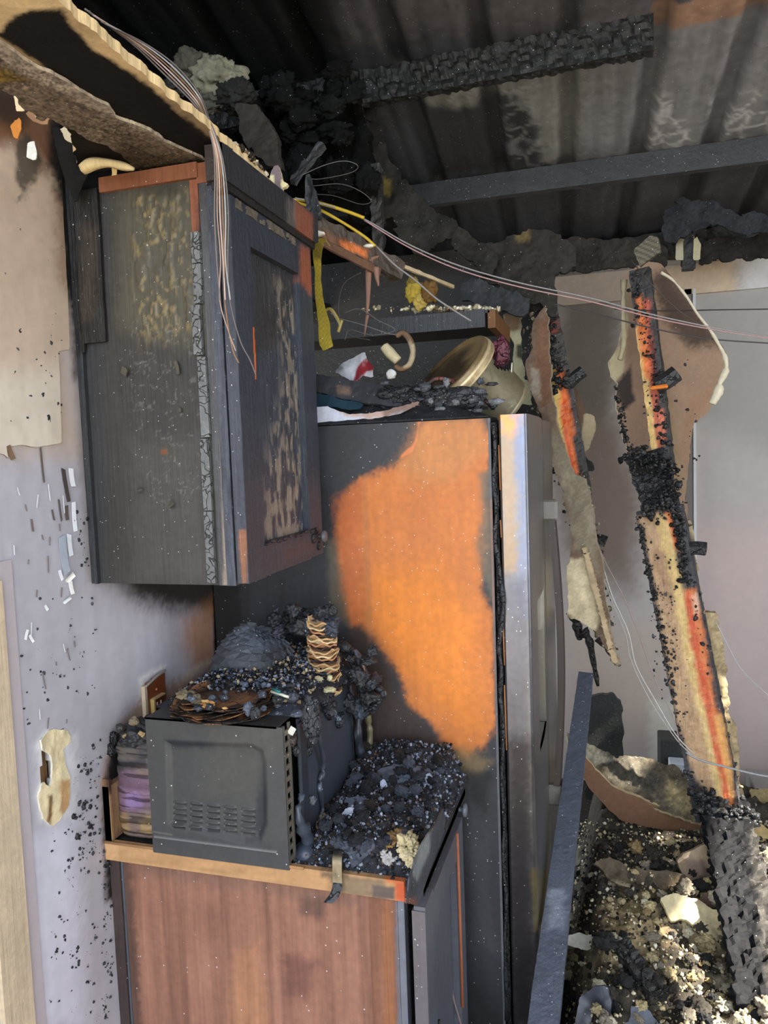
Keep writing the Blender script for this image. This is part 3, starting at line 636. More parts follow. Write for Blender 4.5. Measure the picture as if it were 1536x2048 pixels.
rw2 = stain((124, 84, 66), [([(765, 1800), (782, 1800), (790, 2060), (770, 2060)], (140, 92, 62), 4, 3, 10., .8), ([(790, 1800), (812, 1800), (816, 2060), (796, 2060)], (104, 104, 112), 3, 2, 10.)], mott=.15, ms=12, streak=.25)
panel('face_frame', (.535, YB-.003, .0), (.030, 0, 0), (0, 0, .878), (0, .02, 0), rw2, M['wood'], bc, .004)
panel('face_frame', (.566, YB-.006, .0), (.022, 0, 0), (0, 0, .878), (0, .02, 0), rw2, M['wood'], bc, .004)
panel('face_frame', (.588, YB-.004, .0), (.012, 0, 0), (0, 0, .878), (0, .02, 0), flatpaint((110, 112, 122), .1), M['lam'], bc, .004)
box('carcass_front', (.56, YB+.02, .1), (.60, 1.60, .878), M['charw'], bc, (34, 33, 34))
box('carcass_back', (.01, 1.585, .0), (.60, 1.60, .878), M['charw'], bc, (60, 60, 60))
dd = stain((84, 86, 94), [([(835, 1800), (880, 1690), (885, 1760), (850, 2060), (832, 2060)], (98, 98, 104), 10, 10, 8., .8)], mott=.15, ms=12, streak=.1)
bd = panel('door', (.628, 1.225, .08), (0, .25, 0), (0, 0, .80), (-.012, 0, 0), dd, M['lam'], bc, .005, disp=lambda p: .001*fbm(p, 30.))
for nm, a, b, z0, z1 in (('stile', 1.168, 1.228, .05, .885), ('stile', 1.445, 1.505, .05, .878), ('rail', 1.228, 1.445, .05, .12), ('rail', 1.228, 1.445, .82, .878)):
    panel(nm, (.645, a, z0), (0, b-a, 0), (0, 0, z1-z0), (-.02, 0, 0), dd, M['lam'], bd, .005, disp=lambda p: .0008*fbm(p, 40.))
panel('stile', (.622, 1.1655, .05), (.0232, 0, 0), (0, 0, .828), (0, .01, 0), flatpaint((98, 92, 96), .15), M['lam'], bd, .005)
tube('wood_bead', [(.647, 1.443, .50), (.647, 1.443, .70), (.647, 1.44, .876)], .0035, M['wood'], bd, (156, 92, 64), sub=1)
tube('dark_crack', [(.642, 1.27, .12), (.643, 1.255, .35), (.643, 1.262, .43), (.642, 1.25, .52), (.643, 1.25, .62)], .0022, M['char'], bd, (14, 14, 16), rf=lambda t: .3+1.2*vn(np.stack([t*20, t*0, t*0], 1), 1., 5))
kk = P(908, 1692, X=.665); knob(bd, (.645, 1.475, kk[2]-.005), r=.014, col=(92, 96, 104))
# ================================================================ COUNTERTOP
ct = thing('countertop', 'burnt countertop with a tan wooden front edge carrying the microwave', 'countertop', (.3, 1.4, .885))
tp_ = stain((178, 138, 98), [([(650, 1745), (770, 1760), (770, 1800), (680, 1790)], (128, 108, 86), 6, 6, 12.), ([(745, 1770), (790, 1775), (790, 1800), (745, 1795)], (96, 84, 78), 3, 4, 12.), ([(760, 1735), (812, 1742), (812, 1770), (770, 1765)], (196, 112, 66), 5, 5, 12.), ([(790, 1765), (815, 1765), (815, 1812), (790, 1808)], (186, 92, 60), 4, 4, 12.), ([(205, 1670), (235, 1675), (235, 1720), (205, 1715)], (190, 150, 110), 4, 3, 12.), ([(640, 1740), (700, 1745), (700, 1760), (640, 1755)], (110, 90, 70), 6, 6, 12.)], mott=.14, ms=12, streak=0)
def ctm(p): return sstep(0, 1, fbm(p*np.array([.15, 1, 1]), 90., 3, 4))
panel('edge_band', (.0, 1.183, .881), (.605, 0, 0), (0, 0, .036), (0, .012, 0), lambda p: tp_(p)*(.8+.4*ctm(p))[:, None], M['paper'], ct, .003, disp=lambda p: .0008*fbm(p*np.array([.2, 1, 1]), 90.))
for x0, x1, c in ((.0, .3, (170, 130, 92)),):
    tube('edge_bead', [(.0, 1.181, .918), (.3, 1.181, .918), (.42, 1.181, .918)], .0028, M['paper'], ct, c, sub=1)
top = panel('top', (.0, 1.196, .880), (.635, 0, 0), (0, .43, 0), (0, 0, .027), flatpaint((54, 52, 50), .4, 12), M['char'], ct, .008)
panel('edge_band', (.635, 1.20, .884), (0, .40, 0), (0, 0, .03), (-.012, 0, 0), stain((70, 60, 58), [([(870, 1480), (900, 1480), (892, 1600), (860, 1650), (855, 1620)], (120, 82, 66), 8, 6, 12.)], mott=.3), M['charw'], ct, .004)
panel('backsplash', (.0, 1.186, .917), (0, .42, 0), (0, 0, .11), (.014, 0, 0), stain((70, 50, 40), [([(330, 1380), (430, 1310), (430, 1350), (340, 1420)], (60, 46, 42), 5, 4, 12.), ([(205, 1550), (235, 1550), (235, 1690), (205, 1690)], (140, 108, 80), 6, 4, 12.)], mott=.2), M['charw'], ct, .006)
panel('backsplash', (.0, 1.186, .917), (.016, 0, 0), (0, 0, .125), (0, .006, 0), stain((150, 118, 86), [([(205, 1530), (235, 1530), (235, 1590), (205, 1590)], (70, 50, 40), 8, 4, 12.)], mott=.2), M['wood'], ct, .004)
#@@MICROWAVE
# ================================================================ MICROWAVE
mw = thing('microwave', 'soot-grey microwave oven with a melted door on the burnt countertop', 'microwave', (.24, 1.4, .917))
MX0, MX1, MZ0, MZ1, MY0, MY1 = .112, .393, .912, 1.175, 1.178, 1.58
def mwp(x, y): return P(x, y, Y=MY0)
emb = np.array([mwp(x, y)[[0, 2]] for x, y in ((330, 1480), (505, 1488), (525, 1500), (533, 1525), (535, 1650), (522, 1682), (490, 1690), (335, 1650))])
lv = []
gx = [(343, 385), (376, 418), (410, 452), (445, 487), (480, 511)]
for i, (xa, xb) in enumerate(((343, 370), (377, 402), (410, 437), (444, 471), (479, 508))):
    for j in range(5):
        y = (1606, 1609, 1613, 1616, 1620)[i]+j*11.4
        a, b = mwp(xa, y)[[0, 2]], mwp(xb, y+3.4)[[0, 2]]; lv.append(((a+b)/2, (b[0]-a[0])/2, .0042))
def mwd(p):
    q = p[:, [0, 2]]; d = sdf(emb, q)
    h = -.006*(1-sstep(-.012, .002, d))
    h = h+.0022*np.exp(-((p[:, 2]-(.9435-.0*(p[:, 0])))/.0022)**2)*((p[:, 0] > .115) & (p[:, 0] < .37))
    for c, hw, hh in lv:
        u = (q[:, 0]-c[0])/hw; v = (q[:, 1]-c[1])/hh; r = np.abs(u)**4+v*v
        h = h+np.where(r < 1, .0035*(1-r)*(.3+.7*(v > -.1)), 0)-.004*np.exp(-((v+.75)/.35)**2)*(np.abs(u) < .9)
    return h
mwb = stain((66, 66, 66), [([(330, 1480), (505, 1488), (530, 1500), (520, 1520), (480, 1505), (340, 1500)], (36, 38, 43), 6, 6, 14., .9), ([(505, 1500), (530, 1520), (535, 1650), (520, 1690), (508, 1660), (512, 1540)], (38, 41, 47), 6, 4, 14., .85), ([(420, 1450), (570, 1460), (500, 1600), (400, 1590)], (74, 73, 70), 22, 14, 8., .7), ([(300, 1690), (580, 1735), (580, 1690), (300, 1650)], (58, 60, 64), 12, 8, 8., .6), ([(300, 1660), (345, 1668), (345, 1672), (300, 1664)], (130, 126, 116), 1, 1, 8., .3)], mott=.10, ms=10, streak=.08)
def mwc(p):
    c = mwb(p); q = p[:, [0, 2]]
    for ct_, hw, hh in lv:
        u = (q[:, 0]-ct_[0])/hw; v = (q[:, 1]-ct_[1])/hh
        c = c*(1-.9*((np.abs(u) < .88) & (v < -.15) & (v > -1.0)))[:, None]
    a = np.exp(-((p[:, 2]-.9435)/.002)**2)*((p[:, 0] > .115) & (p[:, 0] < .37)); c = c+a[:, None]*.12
    return np.clip(c, 0, 1)
body = panel('casing', (MX0, MY0, MZ0), (MX1-MX0, 0, 0), (0, 0, MZ1-MZ0), (0, .002, 0), mwc, M['sheet'], mw, .0014, disp=mwd)
box('casing_top', (MX0, MY0, MZ1-.003), (MX1-.012, MY1, MZ1), M['sheet'], mw, (60, 60, 60))
box('casing_back', (MX0, MY0+.003, MZ0), (MX0+.003, MY1, MZ1-.004), M['sheet'], mw, (60, 60, 60))
box('casing_side', (MX0+.004, MY1-.004, MZ0), (MX1-.012, MY1, MZ1-.004), M['sheet'], mw, (50, 50, 50))
box('cavity', (MX0+.03, MY0+.045, MZ0+.02), (MX1-.02, MY1-.01, MZ1-.02), M['char'], mw, (26, 27, 28))
for x, y in ((.13, 1.22), (.36, 1.22), (.12, 1.57), (.36, 1.57)):
    tube('foot', [(x, y, .9065), (x, y, .910), (x, y, .916)], .012, M['plastic'], mw, (24, 24, 24), sub=1, ns=12)
# front frame strip with its row of square holes: two rails and rungs
fx = MX1
for a in (1.181, 1.205): box('front_frame', (fx-.004, a, MZ0), (fx, a+.006, MZ1), M['sheet'], mw, (92, 88, 80))
for k in range(12):
    z = MZ0+.010+k*.0212; box('frame_rung', (fx-.004, 1.187, z), (fx-.001, 1.205, z+.009), M['sheet'], mw, (104, 96, 84))
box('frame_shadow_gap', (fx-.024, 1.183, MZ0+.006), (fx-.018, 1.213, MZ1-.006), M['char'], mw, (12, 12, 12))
# door: frame with perforated window sheet
mdn = panel('door', (fx+.002, 1.245, MZ0+.012), (0, .345, 0), (0, 0, MZ1-MZ0-.02), (-.006, 0, 0),
    lambda p: stain((58, 64, 74), (), mott=.12, ms=10)(p)*(1-.30*((np.sin(p[:, 1]*2100) > .0)*1.*(np.sin(p[:, 2]*2100) > .0)))[:, None], M['sheet'], mw, .0016)
box('door_edge', (fx+.002, 1.228, MZ0+.01), (fx+.010, 1.262, MZ1-.012), M['plastic'], mdn, (46, 50, 58), bev=.003)
box('door_edge', (fx+.002, 1.262, MZ1-.024), (fx+.008, 1.59, MZ1-.010), M['plastic'], mdn, (40, 42, 46), bev=.003)
box('control_panel', (fx-.004, 1.53, MZ0+.01), (fx+.006, 1.60, MZ1-.008), M['char'], mdn, (16, 17, 19), bev=.002)
# molten plastic that ran down the front
def blobcol(c, c2=(150, 160, 178), k=.62): return lambda p: lin(c)[None]*(1-sstep(k, k+.2, fbm(p, 60., 3, 6)))[:, None]+lin(c2)[None]*sstep(k, k+.2, fbm(p, 60., 3, 6))[:, None]
def drip(name, pts, r, parent, col=(44, 46, 52), rf=None, pl=None, c2=(140, 150, 170)):
    return tube(name, [P(x, y, X=X_) for x, y, X_ in pts], r, M['plastic'], parent, colf=blobcol(col, c2), rf=rf, ns=12, sub=8)
drip('melted_plastic', [(604, 1590, .40), (597, 1630, .402), (616, 1680, .407), (618, 1720, .405)], .012, mdn, (58, 64, 76), rf=lambda t: .15+.9*t+1.3*(fbm(np.stack([t*14, t*0, t*0], 1), 1., 3)-.3))
drip('melted_plastic', [(607, 1700, .405), (622, 1725, .406), (630, 1745, .405)], .014, mdn, (60, 66, 80), rf=lambda t: 1.35-.9*t)
drip('melted_plastic', [(628, 1735, .406), (629, 1755, .406), (631, 1775, .405)], .003, mdn, (34, 36, 42), rf=lambda t: 1.3-1.1*t)
drip('melted_plastic', [(625, 1430, .405), (640, 1480, .41), (648, 1530, .405), (640, 1570, .4), (645, 1620, .4), (632, 1660, .398)], .0055, mdn, (52, 56, 66), rf=lambda t: .4+1.2*fbm(np.stack([t*14, t*0, t*0], 1), 1., 4))
drip('melted_plastic', [(735, 1430, .41), (740, 1470, .415), (736, 1520, .41), (742, 1560, .405)], .008, mdn, (104, 96, 70), rf=lambda t: .5+1.0*fbm(np.stack([t*12, t*0, t*0], 1), 1., 8), c2=(150, 130, 84))
drip('melted_plastic', [(720, 1415, .41), (716, 1470, .41), (722, 1520, .408), (715, 1560, .40)], .010, mdn, (42, 44, 50), rf=lambda t: .4+1.2*fbm(np.stack([t*10, t*0, t*0], 1), 1., 9))
for x, y, X_, r, c in ((585, 1478, .392, .012, (70, 60, 54)), (592, 1500, .395, .010, (44, 44, 48)), (616, 1500, .40, .011, (46, 48, 54)), (700, 1405, .40, .022, (48, 52, 60)), (660, 1420, .40, .02, (44, 46, 52)), (740, 1400, .42, .022, (46, 48, 54)), (755, 1380, .43, .016, (42, 44, 50)), (680, 1440, .40, .016, (46, 50, 58)), (630, 1440, .40, .017, (50, 54, 62)), (650, 1400, .40, .02, (46, 50, 58)), (645, 1640, .402, .012, (120, 110, 96)), (625, 1600, .402, .009, (100, 104, 112))):
    lump('melted_blob', P(x, y, X=X_), (r*.7, r, r), M['gator'], mdn, colf=blobcol(c), seed=int(x+y), sub=3, rough=.6)
flake(P(583, 1462, X=.396), .014, .012, (.6, -1, .5), M['paper'], mdn, (210, 208, 196), name='paper_scrap', rot=.9)
# ================================================================ REFRIGERATOR
fr = thing('refrigerator', 'scorched refrigerator with an orange rusted side beside the wall', 'refrigerator', (.4, 2.0, 0))
FY, FY1, FXE, FXD0, FXD1, FZ = 1.643, 2.42, .705, .725, .785, 1.722
OR = (204, 120, 60)
fs = stain((56, 57, 61), [
    ([(836, 838), (960, 838), (990, 880), (978, 930), (968, 960), (980, 1040), (984, 1090), (960, 1180), (984, 1230), (990, 1330), (990, 1420), (980, 1480), (930, 1515), (890, 1490), (862, 1440), (815, 1395), (790, 1330), (762, 1290), (725, 1255), (700, 1250), (684, 1200), (668, 1110), (675, 1040), (690, 985), (720, 955), (790, 925), (822, 900), (834, 870)], OR, 11, 20, 16.),
    ([(668, 1000), (725, 960), (730, 1260), (700, 1250), (680, 1180)], (182, 98, 56), 14, 8, 9., .75),
    ([(760, 1150), (880, 1130), (960, 1250), (940, 1440), (860, 1400), (800, 1330), (750, 1260)], (230, 134, 40), 40, 22, 6., .6),
    ([(836, 838), (960, 838), (980, 900), (900, 960), (810, 960), (790, 930)], (196, 134, 80), 26, 18, 8., .7),
    ([(725, 950), (733, 950), (745, 1280), (735, 1290)], (170, 112, 72), 3, 2, 9., .45),
    ([(960, 950), (985, 930), (988, 1200), (968, 1160), (955, 1080), (968, 1010)], (104, 98, 84), 9, 12, 14., .8),
    ([(845, 1480), (950, 1500), (985, 1520), (960, 1560), (890, 1540)], (128, 108, 76), 14, 10, 12., .7),
    ([(655, 1080), (672, 1080), (700, 1250), (660, 1240)], (96, 88, 74), 9, 6, 12., .8),
    ([(694, 1262), (720, 1250), (745, 1290), (775, 1340), (800, 1400), (850, 1450), (870, 1480), (900, 1520), (820, 1540), (740, 1480), (700, 1380)], (66, 54, 48), 12, 7, 9., .95),
    ([(834, 842), (842, 842), (838, 880), (822, 905), (800, 918), (802, 910), (824, 893), (831, 870)], (226, 134, 80), 2, 5, 22., .9),
    ([(930, 1540), (985, 1540), (980, 1600), (960, 1690), (940, 1600)], (36, 38, 40), 10, 14, 12., .85),
    ([(940, 1600), (975, 1640), (985, 1900), (965, 1880), (930, 1700)], (74, 74, 78), 14, 10, 6., .6),
    ([(880, 1560), (930, 1560), (940, 1900), (1010, 2060), (880, 2060)], (40, 41, 43), 24, 14, 6., .8),
    ([(480, 1170), (500, 1170), (500, 1260), (484, 1260)], (46, 44, 46), 6, 5, 12., .8), ([(560, 1160), (574, 1160), (570, 1210), (560, 1210)], (50, 46, 46), 5, 5, 12., .8),
    ([(425, 1150), (480, 1170), (485, 1240), (470, 1300), (425, 1320)], (30, 30, 30), 8, 6, 9.),
    ([(632, 855), (665, 870), (668, 930), (655, 980), (640, 960)], (62, 66, 72), 7, 6, 9., .7),
], mott=.15, ms=8, streak=.14, fine=.08)
panel('side_panel', (0.005, FY, 0.02), (FXE-.005, 0, 0), (0, 0, FZ-.02), (0, .012, 0), fs, M['sheet'], fr, .0034, disp=lambda p: .001*fbm(p, 6.))
box('cabinet_top', (.01, FY, FZ-.012), (FXE, FY1, FZ), M['sheet'], fr, (46, 46, 50))
box('cabinet_back', (.01, FY+.02, .02), (.03, FY1, FZ-.012), M['sheet'], fr, (46, 46, 50))
box('cabinet_side', (.01, FY1-.012, .02), (FXE, FY1, FZ-.012), M['sheet'], fr, (46, 46, 50))
box('cabinet_base', (.01, FY+.02, .0), (FXE, FY1, .03), M['sheet'], fr, (30, 30, 30))
box('front_liner', (FXE-.03, FY+.014, .03), (FXE-.004, FY1-.014, FZ-.014), M['char'], fr, (30, 30, 30))
panel('cabinet_edge', (FXE-.004, FY-.002, .02), (.005, 0, 0), (0, 0, FZ-.02), (0, .01, 0), stain((96, 98, 102), [([(975, 1000), (985, 1000), (990, 1480), (980, 1480)], (170, 110, 80), 3, 4, 12., .6)], mott=.2), M['sheet'], fr, .004)
# charred gasket between cabinet and door
gk = mk('gasket', *(lambda t: (t[0], t[1]))((lambda n: (np.array([((.7085+.011*(j/3))+.002*(vn(np.array([[i*.35, j*.9, 0]]), 1., 3)[0]-.5), FY+.004+.006*(j in (0, 3))-.006*vn(np.array([[i*.5, j*.9, 4]]), 1., 5)[0], .03+(FZ-.04)*i/n) for i in range(n+1) for j in range(4)]), [(4*i+j, 4*i+j+1, 4*i+j+5, 4*i+j+4) for i in range(n) for j in range(3)]))(260)), None, M['gator'], fr, flat_col=(34, 34, 36))
solid = gk.modifiers.new('t', 'SOLIDIFY'); solid.thickness = .004
tube('gasket_bead', [P(x, y, Y=FY-.004) for x, y in ((985, 845), (990, 900), (987, 960), (992, 1020), (990, 1080), (996, 1120), (1002, 1170), (1007, 1215), (998, 1290), (1003, 1340), (1000, 1390), (1006, 1440), (1006, 1500), (1003, 1560), (1008, 1640), (1006, 1720), (1012, 1800), (1010, 1880), (1014, 2040))], .0042, M['gator'], fr, (42, 44, 48), rf=lambda t: .45+1.1*fbm(np.stack([t*70, t*0, t*0], 1), 1., 2), ns=8, sub=5)
for a, b in ((890, 980), (1040, 1075), (1240, 1330), (1370, 1500)):
    tube('rusty_edge', [P(996+(a-836)*.024, a, Y=FY+.002), P(997+(b-836)*.024, b, Y=FY+.002)], .0016, M['wood'], fr, (168, 110, 66), sub=1)
# doors: curved stainless fronts
dc = stain((128, 126, 124), [
    ([(996, 826), (1040, 826), (1036, 862), (1020, 876), (1000, 860)], (196, 134, 74), 12, 14, 24., .9),
    ([(1000, 870), (1030, 870), (1034, 1140), (1004, 1140)], (150, 124, 96), 14, 20, 22., .7),
    ([(1028, 830), (1052, 830), (1064, 1240), (1040, 1240)], (112, 122, 150), 10, 6, 8., .6),
    ([(1000, 1150), (1062, 1150), (1066, 1500), (1008, 1500)], (98, 98, 110), 22, 8, 8., .8),
    ([(1008, 1480), (1068, 1480), (1078, 2060), (1016, 2060)], (62, 58, 64), 26, 8, 8., .9),
    ([(1056, 1150), (1100, 1150), (1102, 1250), (1060, 1250)], (134, 130, 126), 14, 8, 8., .5),
    ([(1066, 1740), (1100, 1740), (1104, 1860), (1072, 1860)], (150, 132, 70), 8, 6, 9., .5)], mott=.1, ms=10, streak=.12)  # last stain: a sunlit yellow strip put into the door colour
def fdoor(name, y0, y1, zt=1.728, notch=None):
    # outline of the door in plan: side face, rounded corner, gently bowed front, far corner
    pl = [(FXD0, y0+.02)]+[(FXD0, y0)]+[(FXD0+(FXD1-.010-FXD0)*k/14, y0) for k in range(1, 15)]
    pl += [(FXD1-.010+.010*math.sin(a), y0+.010-.010*math.cos(a)) for a in (rd(20), rd(45), rd(70), rd(90))]
    n = 26; L_ = y1-y0
    for k in range(1, n): t = k/n; pl.append((FXD1+.012*math.sin(t*math.pi)*.6, y0+.01+(L_-.02)*t))
    pl += [(FXD1-.012, y1), (FXD0, y1)]
    nz = 420; zs = np.linspace(.06, zt, nz); V = np.array([(x, y, z) for x, y in pl for z in zs])
    keep = None
    if notch:
        F = sgrid(len(pl), nz); c = V[F].mean(1); keep = ~((c[:, 0] > FXD0+.03) & (c[:, 1] > notch[0]) & (c[:, 1] < notch[1]) & (c[:, 2] > notch[2]) & (c[:, 2] < notch[3]-.0))
    o = slab(name, V, len(pl), nz, (-.0015, .0006, 0), dc, M['steel'], fr, keep, edgecol=(160, 156, 150))
    cap = mk('door_cap', [(x, y, zt-.001) for x, y in pl]+[(x, y, zt-.006) for x, y in pl], [tuple(range(len(pl))), tuple(range(2*len(pl)-1, len(pl)-1, -1))], None, M['steel'], o, flat_col=(120, 116, 116))
    return o
NZ = (1.745, 1.965, .93, 1.30)
d1_ = fdoor('door', FY+.004, 2.045, notch=NZ); d2_ = fdoor('door', 2.052, FY1)
# dispenser recess in the near door
ds_ = panel('dispenser', (FXD1-.045, NZ[0]-.01, NZ[2]-.01), (0, NZ[1]-NZ[0]+.02, 0), (0, 0, NZ[3]-NZ[2]+.02), (-.006, 0, 0), stain((46, 44, 44), [([(1060, 1180), (1100, 1180), (1100, 1260), (1060, 1260)], (150, 148, 136), 8, 6, 12.), ([(1060, 1420), (1100, 1420), (1100, 1500), (1060, 1500)], (150, 156, 160), 8, 6, 12.)], mott=.3, ms=20), M['plastic'], d1_, .006)
for a, b in (((FXD1-.045, NZ[0]-.004, NZ[2]), (FXD1-.001, NZ[0], NZ[3])), ((FXD1-.045, NZ[1], NZ[2]), (FXD1+.004, NZ[1]+.006, NZ[3])), ((FXD1-.045, NZ[0], NZ[3]), (FXD1-.001, NZ[1], NZ[3]+.004)), ((FXD1-.045, NZ[0], NZ[2]-.004), (FXD1-.001, NZ[1], NZ[2]))):
    box('dispenser_frame', a, b, M['steel'], ds_, (150, 146, 138), bev=.001)
sheet('melted_panel', [(1074, 1175), (1088, 1165), (1094, 1180), (1092, 1240), (1082, 1258), (1074, 1262)], ((FXD1-.006, 1.85, 1.2), (1, 0, 0)), flatpaint((150, 150, 140), .2, 20), M['plastic'], ds_, s=.004, thick=.003, rag=.004, seed=4)
for k in range(7): lump('melted_blob', (FXD1-.034, 1.80+.02*(k % 3), 1.17-.03*k), .008, M['gator'], ds_, None, (52, 50, 50), seed=k, sub=2)
# bowed bar handle with its two mounts
def handle(yh, z0, z1, par):
    n = 24; rows = []
    for k in range(n+1):
        t = k/n; x = FXD1+.024+.018*math.sin(t*math.pi); z = z0+(z1-z0)*t
        rows.append([(x-.010, yh-.010, z), (x+.006, yh-.010, z), (x+.010, yh, z), (x+.006, yh+.010, z), (x-.010, yh+.010, z)])
    V = np.array(rows).reshape(-1, 3); F = [(5*i+j, 5*i+(j+1) % 5, 5*i+5+(j+1) % 5, 5*i+5+j) for i in range(n) for j in range(5)]+[(0, 1, 2, 3, 4), tuple(5*n+j for j in (4, 3, 2, 1, 0))]
    h = mk('handle', V, F, None, M['lam'], par, flat_col=(60, 51, 47))
    for z in (z0, z1): box('handle_mount', (FXD1-.002, yh-.014, z-.028), (FXD1+.040, yh+.014, z+.028), M['plastic'], h, (112, 108, 100), bev=.006)
h1 = P(1105, 1020, Y=1.99); h2 = P(1112, 1590, Y=1.99)
handle(1.995, h2[2], h1[2], d1_)
#@@OBJECTS
# ================================================================ BROKEN CEILING BOARD OVER THE CABINET
ZC = 2.182
cl_ = stain((20, 18, 16), [
    ([(-80, -60), (130, -20), (122, 14), (60, 22), (32, 34), (12, 52), (6, 66), (-60, 60)], (214, 186, 140), 5, 10, 16.),
    ([(112, 0), (148, 58), (176, 86), (215, 116), (262, 148), (330, 200), (420, 268), (480, 326), (490, 290), (380, 190), (250, 60), (130, -20)], (214, 184, 138), 5, 10, 22., .9),
    ([(-20, 55), (60, 110), (100, 140), (130, 170), (90, 150), (40, 125), (-20, 95)], (190, 164, 124), 3, 7, 18., .8),
    ([(330, 190), (420, 250), (500, 320), (440, 300), (380, 250)], (60, 44, 32), 7, 8, 14., .5),
    ([(0, 100), (160, 200), (430, 335), (425, 350), (100, 300), (-100, 180)], (34, 26, 22), 9, 6, 12., .6)], mott=.4, ms=16)
ce = sheet('ceiling', [(-420, -170), (0, 85), (100, 150), (160, 330), (170, 345), (432, 336), (600, 425), (560, 392), (528, 362), (498, 332), (462, 298), (430, 268), (386, 232), (336, 192), (286, 150), (228, 100), (176, 56), (124, 8), (90, -30), (-100, -300)], ((0, 1, ZC), (0, 0, 1)), cl_, M['gyp'], None, s=.004, thick=.015, rag=.006, wob=.003, wf=20, edgecol=(226, 198, 150), backcol=(90, 80, 70), seed=2)
setp(ce, kind='structure')
pc_ = stain((116, 101, 86), [([(-80, 100), (40, 150), (60, 165), (0, 165), (-80, 150)], (120, 96, 30), 5, 5, 12., .8), ([(230, 330), (240, 270), (330, 300), (430, 330), (430, 350), (250, 370)], (66, 54, 38), 22, 8, 8., .8), ([(0, 80), (140, 170), (330, 270), (430, 330), (300, 270), (100, 175), (-30, 100)], (170, 156, 140), 6, 4, 12., .7)], mott=.3, ms=20, fine=.8)
pp_ = sheet('textured_facing', [(-420, -170), (0, 86), (100, 148), (150, 178), (215, 214), (230, 236), (285, 254), (322, 276), (330, 284), (432, 332), (420, 345), (330, 350), (275, 340), (248, 318), (214, 292), (180, 284), (150, 262), (112, 244), (96, 232), (84, 246), (62, 226), (44, 220), (30, 190), (0, 178), (-420, -60)], ((0, 1, ZC-.006), (0, 0, 1)), pc_, M['pop'], ce, s=.0035, thick=.005, rag=.005, wob=.003, wf=26, edgecol=(196, 180, 158), seed=7, gr=.0012)
# torn facing bits hanging in the corner
for i, (poly, Yp, c) in enumerate((([(26, 190), (52, 185), (60, 215), (52, 232), (30, 225)], .96, (206, 186, 150)), ([(50, 225), (72, 200), (100, 215), (90, 245), (66, 240)], 1.0, (150, 116, 88)), ([(54, 285), (68, 280), (74, 300), (68, 318), (56, 314)], .99, (222, 222, 214)), ([(122, 255), (150, 262), (170, 280), (190, 300), (150, 290), (130, 280)], 1.10, (214, 200, 170)), ([(24, 255), (40, 245), (46, 262), (38, 285), (26, 275)], .98, (190, 122, 56)), ([(100, 245), (140, 262), (220, 300), (245, 335), (180, 345), (150, 400), (120, 330)], 1.15, (26, 25, 24)))):
    sheet('torn_paper', poly, ((0, Yp, 2.1), (.3, -1, 0)), flatpaint(c, .3, 30), M['paper'], ce, s=.003, thick=.002, rag=.005, wob=.012, wf=30, seed=i+20)
sc = tube('wood_scrap', [P(x, y, Y=1.13) for x, y in ((165, 338), (185, 328), (215, 326), (240, 331), (268, 338))], .009, M['wood'], None, (214, 190, 140), rf=lambda t: 1.1-.9*t**3+.2*np.sin(t*9))
setp(sc, 'pale splintered wood scrap caught in the corner above the wall cabinet', 'wood scrap')
nb = flake(P(231, 341, Y=1.14), .012, .02, (0, -1, 0), M['wood'], None, (206, 176, 120), name='wood_chip'); setp(nb, 'small pale wood chip hanging just above the cabinet top edge', 'wood chip')
# crumbs of gypsum at the broken end over the cabinet corner
gp = sheet('gypsum_shard', [(540, 352), (548, 332), (556, 330), (562, 345), (566, 362), (578, 366), (574, 374), (566, 376), (564, 388), (553, 384), (544, 374), (536, 368)], ((.36, 1.42, 2.2), (.2, -1, 0)), stain((120, 106, 108), [([(534, 350), (548, 350), (548, 380), (534, 370)], (216, 206, 160), 2, 2, 30.), ([(562, 360), (580, 362), (576, 378), (562, 376)], (224, 208, 160), 2, 2, 30.)], mott=.2), M['gyp'], None, s=.003, thick=.012, rag=.003, edgecol=(226, 210, 170), seed=3)
setp(gp, 'jagged pale drywall shard standing on the cabinet crown board', 'drywall shard')
crumbs('gypsum_crumbs', [P(x+rg.uniform(-7, 7), y+rg.uniform(-5, 5), Z=2.2) for x, y in ((470, 290), (490, 305), (505, 320), (515, 335), (528, 350), (480, 297), (520, 345), (500, 310)) for _ in range(14)], .002, .008, ((220, 206, 176), (120, 100, 80), (60, 52, 46)), M['gyp'], ce, 3)
# ================================================================ CHARRED HANGING INSULATION
def mass(name, poly, Yp, col, label, cat, seed, wob=.05, wf=7., gr=.012, n=(0, -1, 0), mt='soot', s=.008, lay=(), thick=.02, group=None, rag=.014, kind=None, par=None, edge=None, holes=()):
    o = sheet(name, poly, ((0, Yp, 2), n), stain(col, lay, mott=.45, ms=14, fine=.3), M[mt], par, s=s, thick=thick, rag=rag, wob=wob, wf=wf, seed=seed, gr=gr, edgecol=edge, holes=holes)
    if label: setp(o, label, cat, group, kind)
    return o
mass('charred_insulation', [(700, 110), (740, 150), (748, 230), (772, 290), (800, 350), (850, 395), (890, 430), (930, 465), (985, 500), (990, 560), (930, 520), (905, 480), (880, 485), (850, 505), (830, 505), (800, 480), (785, 430), (765, 430), (765, 500), (745, 480), (742, 330), (730, 240), (700, 190)], 2.36, (50, 49, 46), 'black charred insulation hanging in a diagonal ridge from the roof above the refrigerator', 'insulation', 31,
     lay=[([(755, 350), (778, 355), (776, 385), (762, 385)], (118, 104, 56), 4, 5, 20., .8)])
